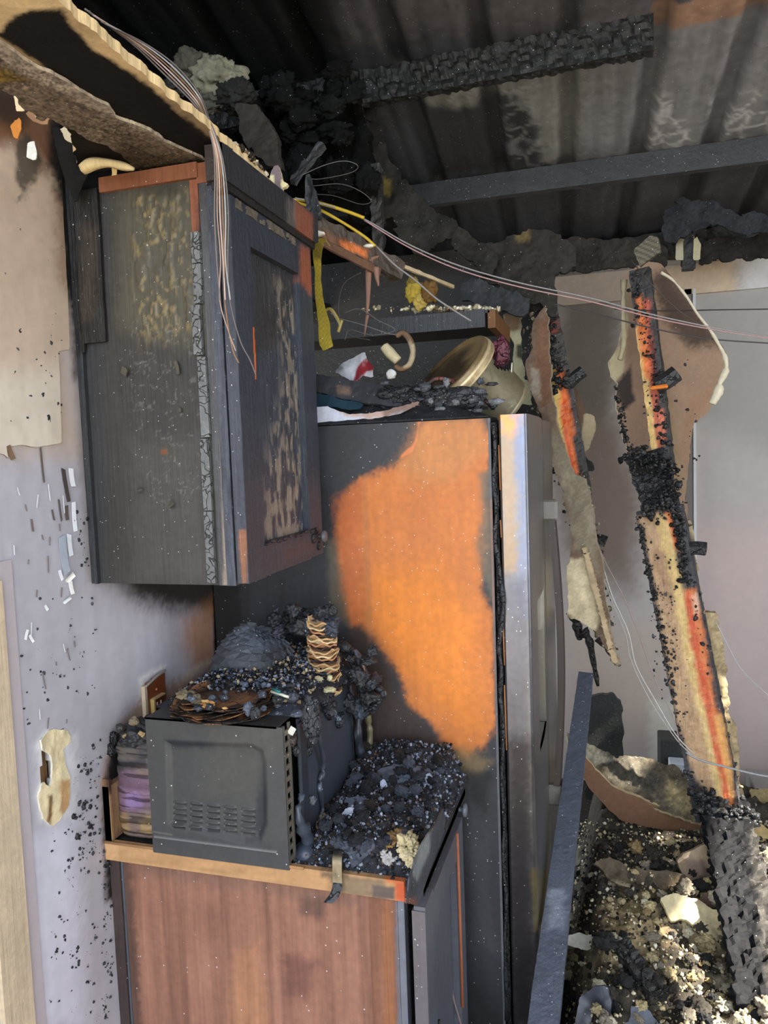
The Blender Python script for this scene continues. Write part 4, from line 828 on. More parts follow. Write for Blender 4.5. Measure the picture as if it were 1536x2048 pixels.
mass('charred_insulation', [(975, 490), (1010, 470), (1060, 460), (1100, 462), (1125, 480), (1150, 500), (1160, 530), (1118, 545), (1118, 590), (1108, 640), (1085, 620), (1060, 600), (1020, 590), (980, 560), (960, 530)], 2.40, (54, 52, 48), 'black speckled insulation mass beside the far wall, right end of the hanging ridge', 'insulation', 32, lay=[([(1030, 465), (1060, 460), (1060, 480), (1035, 485)], (120, 104, 70), 4, 6, 20., .8)])
mass('charred_insulation', [(905, 560), (960, 560), (1010, 575), (1060, 600), (1050, 628), (960, 622), (930, 600)], 2.30, (60, 62, 64), 'dark grey sagging insulation just above the shelf over the refrigerator', 'insulation', 33, wob=.03)
mass('charred_insulation', [(575, 125), (600, 95), (640, 120), (660, 160), (700, 180), (735, 240), (745, 330), (740, 470), (690, 430), (600, 380), (560, 330), (500, 260), (520, 190)], 2.2, (18, 18, 18), 'soot black insulation clump between cabinet top and roof', 'insulation', 34, wob=.10, wf=5., gr=.02)
mass('charred_insulation', [(478, 215), (520, 222), (548, 260), (560, 300), (556, 330), (530, 335), (500, 300), (480, 262)], 1.75, (58, 55, 50), 'brownish grey singed insulation flap behind the cabinet crown board', 'insulation', 35, wob=.05, mt='fluff')
for i, (x, y, r, c, lb) in enumerate(((438, 158, .048, (128, 126, 108), 'pale grey insulation tuft nearest the hanging wires'), (385, 140, .045, (82, 79, 70), 'dull grey insulation tuft left of the pale one'), (362, 170, .03, (58, 57, 52), 'small dark insulation tuft at the edge of the ceiling board'), (425, 200, .032, (84, 82, 74), 'grey insulation tuft under the pale one'), (470, 190, .04, (44, 44, 42), 'sooty insulation tuft right of the pale one'))):
    o = lump('insulation_tuft', P(x, y, Y=1.80), (r*1.3, r, r), M['fluff'], None, colf=stain(c, (), mott=.6, ms=34), seed=i+3, sub=4, rough=.5, f=2.2); setp(o, lb, 'insulation')
# jumbled charred scraps under the roof
R7 = np.random.RandomState(21)
for i in range(34):
    x = R7.uniform(500, 740); y = R7.uniform(140, 400)
    o = lump('char_scrap', P(x, y, Y=2.05+.15*R7.rand()), (.02+.03*R7.rand(), .02, .012+.03*R7.rand()), M['soot'], None, colf=stain((24, 24, 24), (), mott=.6, ms=20), seed=i+60, sub=3, rough=.9)
    setp(o, 'black charred scrap among the hanging insulation under the roof', 'charred scrap', 'charred scraps under the roof')
po = beam('hanging_post', P(752, 330, Y=2.2), P(757, 500, Y=2.2), .035, .03, (1, 0, 0), bcol((44, 42, 40), mott=.4), M['char'], None, char=.01); setp(po, 'short black charred post hanging above the yellow wires', 'post')
po = beam('charred_stub', P(617, 350, Y=1.72), P(628, 440, Y=1.72), .036, .03, (1, 0, 0), bcol((58, 60, 62), mott=.4), M['char'], None, char=.008, gator=.02, taper=lambda t: .45+.6*t); setp(po, 'grey charred wood stub standing behind the cabinet crown', 'wood stub')
po = beam('charred_branch', P(645, 290, Y=1.9), P(585, 365, Y=1.85), .022, .02, (1, 0, 0), bcol((58, 58, 60), mott=.4), M['char'], None, char=.010); setp(po, 'thin charred stick slanting above the cabinet crown', 'stick')
# ================================================================ SHELF AND THINGS ABOVE THE REFRIGERATOR
sh = thing('wall_shelf', 'charcoal grey shelf board above the refrigerator, littered with white crumbs', 'shelf', (.33, 2.0, 1.972))
panel('shelf_board', (.0, 1.985, 1.975), (.648, 0, 0), (0, 0, .046), (0, .02, 0), stain((48, 50, 54), [([(640, 600), (780, 600), (780, 670), (640, 670)], (46, 46, 46), 30, 10, 9.)], mott=.15, ms=12), M['charw'], sh, .005, disp=lambda p: .0015*fbm(p, 30.))
box('shelf_side', (.655, 1.99, 1.972), (.675, 2.3, 2.018), M['wood'], sh, (112, 76, 44))
box('shelf_top', (.0, 1.99, 2.012), (.66, 2.4, 2.02), M['charw'], sh, (40, 38, 36))
crumbs('white_crumbs', [P(x, 618, Y=1.99)+np.array([0, rg.uniform(0, .05), rg.uniform(.0, .008)]) for x in list(np.random.RandomState(3).uniform(860, 1000, 150))+list(np.random.RandomState(4).uniform(720, 860, 30))], .003, .011, ((214, 206, 176), (196, 184, 150), (226, 222, 206), (130, 110, 86)), M['gyp'], sh, 9)
for i, (x, y, r, c) in enumerate(((830, 585, .022, (168, 146, 62)), (842, 602, .018, (178, 156, 84)), (826, 566, .015, (128, 112, 54)), (858, 585, .022, (112, 84, 48)))):
    o = lump('foam_lump', P(x, y, Y=2.0), (r, r, r*1.3), M['fluff'], None, colf=stain(c, (), mott=.4, ms=30), seed=i+5, sub=3, rough=.6)
    setp(o, ('yellow foam lump at the upper middle of the cluster on the shelf', 'yellow foam lump lowest on the shelf board', 'olive foam lump at the top of the cluster on the shelf', 'scorched brown foam lump right of the yellow ones')[i], 'foam')
# burnt joist strip sloping down to the shelf
js = thing('burnt_joist', 'burnt wooden joist strip with an orange bare patch sloping above the shelf', 'joist', P(770, 520, Y=1.85))
jc = stain((74, 62, 52), [([(680, 478), (735, 500), (735, 515), (700, 505), (680, 492)], (204, 112, 54), 3, 6, 20.), ([(640, 460), (680, 478), (680, 500), (640, 480)], (110, 74, 50), 5, 5, 20.)], mott=.5, ms=20)
beam('joist', P(560, 415, Y=1.66), P(800, 545, Y=1.95), .05, .035, (0, 0, 1), lambda p, f, t: jc(p), M['charw'], js, char=.009, seg=.008, ns=5)
beam('joist_batten', P(800, 530, Y=1.94), P(907, 574, Y=2.08), .010, .008, (0, 0, 1), lambda p, f, t: stain((170, 150, 116), [([(800, 520), (880, 550), (880, 575), (800, 545)], (196, 176, 142), 9, 6, 20.)], mott=.3)(p), M['wood'], js, char=.002)
beam('joist_batten', P(640, 482, Y=1.70), P(760, 545, Y=1.88), .020, .008, (0, 0, 1), bcol((108, 78, 60), mott=.3), M['wood'], js, char=.003)
for nm, pts, r in (('splinter', ((739, 520), (737, 560), (736, 600), (734, 628)), .009), ('splinter', ((752, 535), (754, 555), (757, 572)), .008), ('splinter', ((735, 630), (732, 650), (729, 672)), .004), ('splinter', ((736, 522), (748, 516), (758, 512)), .007)):
    tube(nm, [P(x, y, Y=1.86) for x, y in pts], r, M['wood'], js, (140, 106, 90), rf=lambda t: 1.2-.9*t)
for i, (x, y) in enumerate(((640, 468), (738, 492), (632, 466))):
    o = lump('gypsum_scrap', P(x, y, Y=1.68+.1*(i == 1)), (.014, .008, .005), M['gyp'], None, None, (226, 218, 204), seed=i, sub=2)
    setp(o, ('white gypsum scrap at the near end of the burnt joist', 'white gypsum scrap beside the orange patch of the joist', 'small white scrap beside the cabinet crown end')[i], 'gypsum scrap')
# yellow mesh tape and cables
yt = thing('mesh_tape', 'yellow mesh tape hanging beside the far edge of the wall cabinet', 'tape', P(655, 700, Y=1.66))
ty = stain((158, 140, 52), [([(625, 480), (650, 480), (650, 520), (628, 520)], (90, 78, 30), 6, 5, 20., .8)], mott=.3, ms=30)
tycol = lambda p: ty(p)*(.75+.25*((np.sin(p[:, 0]*1500)*np.sin(p[:, 2]*1500)) > 0))[:, None]
sheet('tape', [(629, 488), (648, 486), (643, 520), (640, 560), (646, 600), (655, 640), (666, 692), (648, 700), (640, 690), (634, 640), (629, 580)], ((0, 1.66, 2), (-.25, -1, 0)), tycol, M['plastic'], yt, s=.003, thick=.0015, rag=.002, wob=.02, wf=9)
tube('tape_curl', [P(x, y, Y=1.655) for x, y in ((646, 625), (660, 618), (672, 632), (680, 650), (676, 664), (684, 640))], .004, M['plastic'], yt, (158, 140, 78))
for k in range(5): tube('tape_strand', [P(632+k*3, 486, Y=1.66), P(640+k*3, 478+k, Y=1.67), P(652+k*2, 480+3*k, Y=1.665)], .0014, M['plastic'], yt, (150, 130, 40))
for pts, r, lb in ((((588, 399), (620, 402), (660, 412), (700, 425), (728, 436)), .0042, 'upper yellow electrical cable crossing behind the cabinet crown'), (((590, 404), (640, 420), (690, 448), (730, 474), (750, 492)), .0036, 'lower yellow electrical cable ending at the burnt joist')):
    o = tube('yellow_cable', [P(x, y, Y=1.78) for x, y in pts], r, M['plastic'], None, (206, 172, 50)); setp(o, lb, 'cable')
# ---- on top of the refrigerator
def hf(name, x0, x1, y0, y1, r, hfun, colf, mt, parent=None, keepf=None, label=None, cat=None, kind=None, base=0.):
    nu, nv = int((x1-x0)/r)+1, int((y1-y0)/r)+1
    a, b = np.meshgrid(np.linspace(x0, x1, nu), np.linspace(y0, y1, nv), indexing='ij'); p = np.stack([a.ravel(), b.ravel(), 0*a.ravel()], 1)
    p[:, 2] = hfun(p); keep = None
    if keepf is not None: keep = keepf(p)[sgrid(nu, nv)].all(1)
    o = slab(name, p, nu, nv, (0, 0, -.004), colf, mt, parent, keep)
    if label: setp(o, label, cat, None, kind)
    elif kind: o['kind'] = kind
    return o
def rugged(p, s=0, f=30.): return fbm(p, f, 4, s)+.5*(1-cell(p, f*1.2, s+2)[1])
FT = FZ+.002
def ftop(p): 
    e = np.minimum(np.minimum(p[:, 0]-.02, .70-p[:, 0])*8, np.minimum(p[:, 1]-1.65, 2.38-p[:, 1])*14); e = np.clip(e, 0, 1)
    return FT+.004+e*(.010+.035*rugged(p, 3, 22.)+.045*sstep(1.66, 1.85, p[:, 1])*(p[:, 0] < .56))
hf('charred_debris', .02, .70, 1.648, 2.38, .006, ftop, stain((40, 41, 44), [], mott=.6, ms=30), M['ash'], None, label='black charred litter covering the top of the refrigerator', cat='debris', kind='stuff')
def lab(o, l, c, g=None): return setp(o, l, c, g)
lab(sheet('paper_sheet', [(632, 816), (655, 812), (675, 822), (700, 830), (735, 828), (770, 822), (800, 812), (838, 803), (842, 808), (790, 830), (740, 836), (690, 842), (634, 848)], ((0, 1.66, 1.74), (0, -1, .25)), stain((214, 216, 232), [([(660, 808), (720, 825), (842, 798), (845, 812), (740, 838), (690, 830)], (190, 150, 124), 4, 6, 20., .8), ([(760, 815), (845, 798), (845, 815), (770, 832)], (120, 96, 86), 5, 5, 20., .8)], mott=.15, ms=30), M['paper'], None, s=.003, thick=.003, rag=.004, wob=.006, wf=20), 'white sheaf of paper with browned edges on the front edge of the refrigerator top', 'paper')
lab(sheet('folder', [(632, 785), (690, 800), (728, 808), (720, 818), (680, 816), (632, 812)], ((0, 1.675, 1.75), (0, -1, .4)), stain((34, 58, 72), (), mott=.5, ms=20), M['paper'], None, s=.003, thick=.004, rag=.005, wob=.008), 'dark teal folder above the white paper on the refrigerator', 'folder')
lab(sheet('charred_board', [(634, 750), (700, 762), (760, 770), (815, 792), (800, 812), (730, 806), (680, 798), (634, 784)], ((0, 1.70, 1.78), (0, -1, .5)), stain((60, 61, 66), [([(672, 770), (700, 774), (700, 790), (676, 788)], (110, 92, 82), 3, 4, 20.)], mott=.4, ms=20), M['char'], None, s=.004, thick=.008, rag=.006, wob=.012, gr=.002), 'flat black charred board lying above the folder on the refrigerator', 'board')
lab(sheet('wrapper', [(672, 745), (690, 728), (712, 716), (730, 708), (738, 722), (750, 736), (746, 756), (728, 752), (706, 764), (690, 754)], ((0, 1.76, 1.82), (0, -1, .3)), stain((176, 178, 186), [([(715, 735), (740, 715), (750, 740), (746, 756), (725, 752), (706, 764)], (132, 40, 48), 2, 3, 30.), ([(735, 745), (750, 742), (748, 758), (730, 756)], (190, 186, 190), 2, 3, 30.), ([(655, 735), (690, 724), (690, 745), (670, 752)], (70, 72, 78), 6, 5, 20., .8)], mott=.25, ms=30), M['plastic'], None, s=.003, thick=.002, rag=.005, wob=.02, wf=18), 'crumpled silver and red wrapper on the refrigerator', 'wrapper')
# curled wood peel
cp = thing('curled_peel', 'curled scorched strip standing left of the round tin', 'strip', P(800, 740, Y=1.78))
tube('peel_curl', [P(x, y, Y=1.78) for x, y in ((793, 672), (806, 666), (820, 680), (826, 705), (818, 730), (802, 738), (790, 733))], .0075, M['wood'], cp, colf=stain((110, 86, 66), [([(810, 680), (830, 690), (828, 730), (808, 735)], (176, 158, 130), 3, 4, 30.)], mott=.4, ms=30))
tube('peel_block', [P(x, y, Y=1.77) for x, y in ((768, 692), (780, 706), (796, 722))], .014, M['gyp'], cp, (196, 184, 150), rf=lambda t: 1-.35*np.abs(t-.5))
lab(lump('white_flake', P(782, 748, Y=1.74), (.012, .006, .012), M['gyp'], None, None, (206, 206, 204), seed=3, sub=2), 'small white flake under the curled strip', 'flake')
# round tin tipped on its side, lid towards the camera's left
tn = thing('round_tin', 'scorched round metal tin with remnants of red print, tipped on the refrigerator', 'tin', P(930, 800, Y=1.85))
def screenaxis(dx, dy, k): v = RT*dx-UP*dy; v = v/np.linalg.norm(v)*math.sqrt(1-k*k)-FW*k; return v/np.linalg.norm(v)
nA = screenaxis(-.74, -.67, .36); c0 = P(905, 745, Y=1.83)
uA = np.cross(nA, [0, 0, 1.]); uA /= np.linalg.norm(uA); vA = np.cross(nA, uA)
def rev(name, prof, c, n, u, v, seg, mt, par, colf, sq=1., keep=None, wob=0.):
    V = []; 
    for d, r in prof:
        for j in range(seg+1):
            a = j*2*math.pi/seg; V.append(c+n*d+(u*math.cos(a)*sq+v*math.sin(a))*r)
    V = np.array(V)
    if wob: V = V+wob*2*(np.stack([fbm(V, 24., 2, s) for s in (1, 2, 3)], 1)-.5)
    kp = None
    if keep is not None: kp = keep(V)[sgrid(len(prof), seg+1)].all(1)
    return slab(name, V, len(prof), seg+1, -n*.0012, colf, mt, par, kp)
RT_ = .112
lidc = stain((140, 118, 84), [([(830, 770), (870, 700), (930, 660), (945, 680), (900, 730), (860, 790)], (96, 76, 50), 14, 12, 14., .85), ([(850, 760), (930, 700), (935, 740), (880, 790)], (60, 48, 36), 9, 14, 20., .9), ([(900, 660), (950, 650), (950, 690), (915, 700)], (150, 124, 80), 9, 8, 14., .7)], mott=.25, ms=14)
lp = [(.010, .0001), (.010, .03), (.0095, .06), (.009, .085), (.006, .096), (.012, .102), (.013, .108), (.010, .113), (-.006, .114), (-.016, .115)]
rev('lid', [(d, max(r, .0005)) for d, r in lp], c0, nA, uA, vA, 96, M['tin'], tn, lidc)
rev('lid_rim', [(.002, .112), (.004, .1165), (-.002, .1185), (-.014, .1185), (-.018, .116)], c0, nA, uA, vA, 96, M['tin'], tn, flatpaint((214, 192, 150), .12, 20))
tb = stain((150, 138, 110), [([(965, 680), (975, 690), (978, 715), (962, 724), (948, 712), (955, 690)], (196, 70, 76), 3, 4, 30.), ([(1010, 690), (1030, 690), (1028, 735), (1018, 732), (1012, 715)], (176, 44, 60), 3, 5, 30.), ([(980, 670), (1030, 660), (1015, 730), (990, 735), (982, 710)], (74, 48, 58), 6, 9, 30., .9)], mott=.3, ms=24)
rev('body', [(-.012-.010*k, .110) for k in range(14)]+[(-.15, .112), (-.152, .05), (-.152, .001)], c0, nA, uA, vA, 96, M['tin'], tn, tb, keep=lambda V: ~((sdf([(984, 640), (1060, 640), (1034, 700), (1018, 735), (1004, 738), (994, 732), (984, 705), (978, 680)], prj(V)) < 0) & ((V-c0)@nA < -.03)))
lump('melted_label', P(1000, 705, Y=1.86), (.022, .014, .035), M['gator'], tn, colf=stain((92, 40, 54), (), mott=.6, ms=50), seed=5, sub=3, rough=.7)
tube('body_rim', [P(x, y, Y=1.85) for x, y in ((1024, 725), (1020, 760), (1003, 790), (983, 812), (974, 822))], .0022, M['tin'], tn, (190, 184, 166))
lab(tube('bent_band', [P(x, y, Y=1.74) for x, y in ((842, 780), (872, 758), (905, 762), (940, 778), (970, 800), (985, 815))], .0055, M['gator'], None, colf=stain((70, 50, 48), [([(860, 752), (940, 760), (950, 785), (880, 765)], (128, 76, 66), 3, 4, 30.)], mott=.4)), 'bent reddish black band in front of the round tin', 'band')
lab(lump('charred_lump', P(905, 800, Y=1.72), (.075, .03, .028), M['gator'], None, colf=stain((52, 52, 56), (), mott=.5, ms=30), seed=8, sub=4, rough=.4), 'folded black charred bundle at the foot of the round tin', 'charred bundle')
lab(lump('charred_lump', P(790, 795, Y=1.72), (.06, .03, .024), M['gator'], None, colf=stain((44, 46, 50), (), mott=.5, ms=30), seed=18, sub=4, rough=.6), 'black charred bundle below the curled strip', 'charred bundle')
for i in range(26):
    x = R7.uniform(640, 1000); y = R7.uniform(760, 822)
    lab(lump('char_fragment', P(x, y, Y=1.66+.1*R7.rand()), (.006+.012*R7.rand(), .008, .004+.008*R7.rand()), M['char'], None, None, ((40, 42, 46), (70, 74, 80), (110, 112, 116))[i % 3], seed=i+160, sub=2, rough=.7), 'small char fragment in the litter on top of the refrigerator', 'char fragment', 'char fragments on the refrigerator')
# torn drywall behind the tin
lab(sheet('drywall_scrap', [(1005, 628), (1040, 625), (1045, 680), (1040, 720), (1055, 760), (1066, 812), (1040, 808), (1030, 780), (1022, 760), (1030, 730), (1028, 690), (1012, 660)], ((0, 2.30, 1.8), (.2, -1, 0)), stain((160, 156, 126), [([(1005, 620), (1040, 620), (1038, 660), (1015, 665)], (110, 86, 70), 5, 7, 24., .9), ([(1032, 690), (1045, 690), (1044, 720), (1032, 715)], (40, 40, 38), 3, 5, 24., .9), ([(1010, 770), (1040, 770), (1040, 800), (1020, 800)], (80, 76, 64), 8, 7, 24., .7)], mott=.3, ms=20), M['gyp'], None, s=.005, thick=.012, rag=.01, wob=.02), 'greenish grey torn drywall scrap right of the round tin', 'drywall scrap')
#@@STUDS
# ================================================================ BURNT STUDS WITH DRYWALL BEYOND THE REFRIGERATOR
YS = 2.52
def cpx(*a, **k): f = stain(*a, **k); return lambda p, fi, t: f(p)
s1 = thing('burnt_stud', 'leaning burnt stud nearest the refrigerator with bare yellow and orange wood', 'stud', P(1165, 1050, Y=YS))
beam('timber', P(1080, 560, Y=YS), P(1160, 985, Y=YS), .075, .05, (1, .1, 0), cpx((50, 45, 42), [
    ([(1093, 728), (1108, 728), (1118, 760), (1152, 955), (1134, 950)], (214, 184, 104), 2, 3, 20.), ([(1112, 735), (1122, 740), (1132, 776), (1140, 800), (1158, 965), (1140, 952), (1124, 840)], (224, 108, 40), 2, 3, 20.), ([(1122, 800), (1130, 800), (1142, 940), (1136, 940)], (206, 62, 32), 3, 2, 20., .7), ([(1090, 612), (1100, 612), (1102, 630), (1092, 636)], (214, 110, 44), 2, 3, 30.), ([(1105, 645), (1112, 640), (1116, 664), (1108, 664)], (160, 60, 40), 2, 3, 30.)], mott=.35, ms=20), M['charw'], s1, char=.008, seg=.008, ns=6)
dwc = stain((120, 100, 84), [([(1075, 640), (1095, 640), (1100, 800), (1085, 820), (1068, 780)], (120, 88, 68), 6, 8, 16.), ([(1060, 730), (1075, 740), (1080, 800), (1064, 780)], (176, 168, 152), 5, 8, 24., .6), ([(1090, 840), (1180, 960), (1200, 1150), (1180, 1150), (1140, 1060), (1120, 960)], (136, 126, 108), 8, 8, 20.), ([(1133, 1120), (1175, 1120), (1200, 1240), (1190, 1260), (1150, 1235), (1134, 1225)], (212, 196, 162), 5, 5, 16.), ([(1190, 1150), (1210, 1230), (1236, 1330), (1222, 1310), (1192, 1210)], (178, 158, 128), 4, 4, 20.)], mott=.35, ms=24, fine=.2)
d_ = sheet('drywall_strip', [(1086, 612), (1066, 650), (1062, 700), (1050, 730), (1062, 780), (1080, 830), (1092, 890), (1108, 940), (1124, 985), (1134, 1030), (1142, 1060), (1142, 1125), (1132, 1132), (1136, 1232), (1152, 1236), (1176, 1252), (1196, 1262), (1216, 1310), (1232, 1336), (1238, 1322), (1222, 1252), (1210, 1190), (1206, 1130), (1190, 1060), (1180, 1000), (1168, 960), (1146, 950), (1128, 900), (1112, 830), (1100, 760), (1096, 690), (1094, 640)], ((0, YS-.04, 1.4), (-.2, -1, 0)), dwc, M['gyp'], s1, s=.0055, thick=.014, rag=.008, wob=.02, wf=8, edgecol=(150, 138, 116), seed=5, gr=.005)
sheet('torn_edge', [(1165, 1085), (1180, 1120), (1200, 1200), (1222, 1290), (1236, 1330), (1225, 1322), (1208, 1260), (1190, 1190), (1172, 1130)], ((0, YS-.07, 1.4), (-.2, -1, 0)), flatpaint((190, 168, 134), .4, 30), M['gyp'], s1, s=.004, thick=.012, rag=.005, seed=6)
for pts, r, c in ((((1150, 1225), (1156, 1262), (1160, 1280)), .022, (40, 40, 36)), (((1165, 1262), (1178, 1280), (1186, 1320), (1196, 1372)), .018, (38, 36, 34)), (((1200, 1275), (1225, 1310), (1240, 1332)), .016, (60, 46, 38)), (((1190, 1245), (1194, 1265), (1192, 1275)), .014, (120, 110, 84))):
    tube('charred_tail', [P(x, y, Y=YS-.02) for x, y in pts], r, M['gator'], s1, c, rf=lambda t: (.5+1.0*fbm(np.stack([t*8, t*0, t*0], 1), 1., 3))*(1.1-.8*t), ns=8)
for pts in (((1136, 770), (1150, 755), (1167, 742)), ((1186, 1088), (1198, 1080), (1212, 1084))):
    tube('block_stub', [P(x, y, Y=YS-.02) for x, y in pts], .020, M['gator'], s1, (44, 44, 44), ns=6, sub=3, smooth=False)
sheet('drywall_remnant', [(1134, 770), (1150, 776), (1168, 812), (1172, 828), (1190, 832), (1191, 856), (1178, 896), (1164, 908), (1186, 926), (1190, 942), (1156, 944), (1146, 860)], ((0, YS+.06, 1.4), (0, -1, 0)), stain((96, 76, 62), [([(1168, 828), (1192, 828), (1190, 862), (1174, 904), (1160, 902)], (160, 146, 118), 2, 3, 30.), ([(1146, 902), (1180, 906), (1194, 945), (1150, 945)], (44, 46, 42), 3, 3, 30.)], mott=.25), M['gyp'], s1, s=.005, thick=.01, rag=.006, wob=.01)
s2 = thing('burnt_stud', 'wide leaning burnt stud on the right with torn brown drywall still attached', 'stud', P(1500, 1990, Y=2.3))
dw2 = stain((150, 124, 104), [
    ([(1330, 540), (1400, 620), (1440, 690), (1380, 690), (1330, 640), (1300, 560)], (66, 54, 48), 16, 10, 10., .9),
    ([(1240, 560), (1268, 560), (1262, 620), (1244, 640)], (146, 130, 104), 5, 7, 20., .8),
    ([(1218, 720), (1240, 690), (1250, 620), (1256, 640), (1252, 700), (1246, 740), (1226, 770)], (178, 166, 134), 3, 4, 20.),
    ([(1232, 770), (1262, 730), (1268, 800), (1250, 820), (1238, 800)], (40, 38, 42), 5, 6, 20., .9),
    ([(1380, 800), (1440, 760), (1385, 850), (1375, 990), (1362, 900)], (146, 112, 84), 8, 8, 12., .5),
    ([(1318, 790), (1342, 800), (1372, 990), (1350, 980)], (146, 124, 92), 5, 6, 24., .7),
    ([(1232, 830), (1246, 860), (1280, 950), (1300, 1010), (1268, 960), (1240, 890)], (70, 66, 64), 4, 6, 24., .9)], mott=.16, ms=14)
sheet('drywall_panel', [(1290, 520), (1322, 528), (1340, 556), (1372, 592), (1395, 628), (1420, 660), (1436, 682), (1450, 712), (1452, 738), (1440, 762), (1436, 784), (1424, 808), (1420, 824), (1400, 836), (1387, 846), (1385, 880), (1378, 920), (1376, 960), (1370, 1000), (1380, 1060), (1382, 1082), (1360, 1060), (1330, 1010), (1296, 1010), (1276, 960), (1262, 920), (1246, 872), (1234, 830), (1232, 790), (1236, 768), (1222, 752), (1216, 724), (1236, 690), (1246, 650), (1244, 600), (1240, 570), (1252, 548)], ((0, YS+.02, 1.6), (.12, -1, 0)), dw2, M['paper'], s2, s=.005, thick=.016, rag=.006, wob=.02, wf=6, edgecol=(216, 204, 178), backcol=(190, 180, 160), seed=8)
rimp = [P(x, y, Y=YS+.005) for x, y in ((1322, 545), (1345, 560), (1372, 592), (1395, 628), (1420, 660), (1438, 690), (1450, 715), (1452, 738), (1440, 765), (1436, 784), (1424, 808))]
tube('gypsum_edge', rimp, .009, M['gyp'], s2, (214, 204, 180), rf=lambda t: .25+1.1*fbm(np.stack([t*16, t*0, t*0], 1), 1., 3)*(.4+1.6*sstep(.45, .8, t)), sub=8, ns=8)
tube('gypsum_edge', [P(x, y, Y=YS+.0) for x, y in ((1248, 560), (1246, 620), (1248, 680), (1240, 720))], .010, M['gyp'], s2, (176, 164, 136), rf=lambda t: .3+1.2*fbm(np.stack([t*12, t*0, t*0], 1), 1., 4))
st2 = cpx((48, 46, 46), [
    ([(1258, 660), (1275, 650), (1290, 700), (1322, 912), (1304, 912), (1284, 860), (1268, 740)], (216, 180, 112), 4, 7, 24.),
    ([(1270, 590), (1284, 590), (1300, 700), (1308, 760), (1290, 760), (1278, 680)], (218, 116, 50), 3, 4, 20.),
    ([(1288, 600), (1298, 600), (1312, 760), (1322, 905), (1314, 900), (1300, 760)], (190, 84, 60), 3, 6, 24., .9),
    ([(1298, 660), (1310, 690), (1316, 760), (1306, 760)], (60, 34, 34), 2, 3, 20., .7),
    ([(1312, 810), (1326, 820), (1334, 890), (1320, 890)], (214, 120, 88), 3, 5, 24.)], mott=.3, ms=20)
beam('timber', P(1280, 540, Y=YS-.03), P(1330, 940, Y=YS-.03), .062, .05, (1, -.2, 0), st2, M['charw'], s2, char=.006, seg=.008, ns=8)
beam('timber', P(1288, 905, Y=YS-.035), P(1340, 1065, Y=YS-.035), .115, .045, (1, -.2, 0), cpx((52, 52, 56), mott=.4, ms=20), M['gator'], s2, char=.016, seg=.008, ns=8, gator=.05)
st3 = cpx((54, 54, 58), [
    ([(1272, 1034), (1316, 1028), (1350, 1160), (1380, 1300), (1420, 1500), (1440, 1600), (1390, 1560), (1350, 1420), (1318, 1250), (1292, 1130)], (186, 152, 116), 4, 8, 20.),
    ([(1312, 1034), (1336, 1026), (1350, 1080), (1362, 1160), (1384, 1260), (1410, 1380), (1450, 1560), (1462, 1616), (1440, 1620), (1420, 1520), (1376, 1340), (1346, 1180), (1324, 1100)], (220, 188, 124), 6, 7, 20.),
    ([(1330, 1026), (1342, 1022), (1356, 1080), (1360, 1110), (1348, 1090)], (226, 108, 50), 3, 3, 20., .9),
    ([(1372, 1180), (1392, 1176), (1402, 1230), (1414, 1320), (1432, 1400), (1462, 1540), (1468, 1620), (1452, 1610), (1436, 1500), (1404, 1360), (1384, 1260)], (216, 124, 70), 5, 7, 24.),
    ([(1370, 1176), (1382, 1190), (1398, 1300), (1420, 1400), (1450, 1530), (1462, 1610), (1450, 1600), (1424, 1480), (1396, 1360), (1376, 1260)], (206, 78, 48), 3, 5, 24., .85),
    ([(1424, 1430), (1446, 1430), (1466, 1540), (1464, 1600), (1448, 1540)], (226, 168, 96), 5, 6, 24., .8),
    ([(1384, 1190), (1396, 1186), (1398, 1230), (1390, 1230)], (230, 190, 160), 3, 3, 20., .7),
    ([(1310, 1100), (1330, 1100), (1350, 1200), (1340, 1240), (1322, 1180)], (150, 112, 84), 8, 8, 30., .5),
    ([(1268, 1040), (1288, 1060), (1306, 1160), (1322, 1260), (1310, 1260), (1276, 1120)], (60, 60, 66), 4, 4, 20.)], mott=.16, ms=16)
def tp2(t): return .82+.18*np.cos(t*3)
beam('timber', P(1319, 1016, Y=YS-.06), P(1440, 1640, Y=2.42), .138, .05, (1, -.25, 0), st3, M['charw'], s2, char=.004, seg=.008, ns=14)
lo = cpx((34, 34, 36), [([(1500, 1660), (1530, 1640), (1560, 2060), (1550, 2060), (1516, 1800)], (96, 92, 86), 6, 24, 60., .5), ([(1400, 1560), (1530, 1560), (1500, 1680), (1420, 1640)], (34, 34, 36), 16, 10, 12.)], mott=.3, ms=14)  # charred foot, its black deepened to stand in for shade
e_ = P(1545, 2060, Y=1.70); s_ = P(1446, 1610, Y=2.41); e2 = s_+(e_-s_)*(s_[2]/(s_[2]-e_[2]))
beam('timber', s_, e2, .115, .05, (1, -.25, 0), lo, M['soot'], s2, char=.022, seg=.008, ns=12, taper=lambda t: 1.2-.25*t)
sheet('crumbled_gypsum', [(1376, 1040), (1388, 1080), (1398, 1170), (1408, 1220), (1432, 1228), (1440, 1262), (1450, 1300), (1456, 1380), (1462, 1430), (1476, 1470), (1480, 1560), (1490, 1600), (1466, 1600), (1440, 1440), (1416, 1330), (1396, 1230), (1378, 1130)], ((0, YS-.02, 1.2), (0, -1, 0)), stain((164, 146, 112), [([(1370, 1040), (1386, 1080), (1400, 1230), (1385, 1200)], (96, 90, 88), 5, 5, 20., .7)], mott=.4, ms=40, fine=.3), M['gyp'], s2, s=.0055, thick=.03, rag=.010, gr=.012, seed=9)
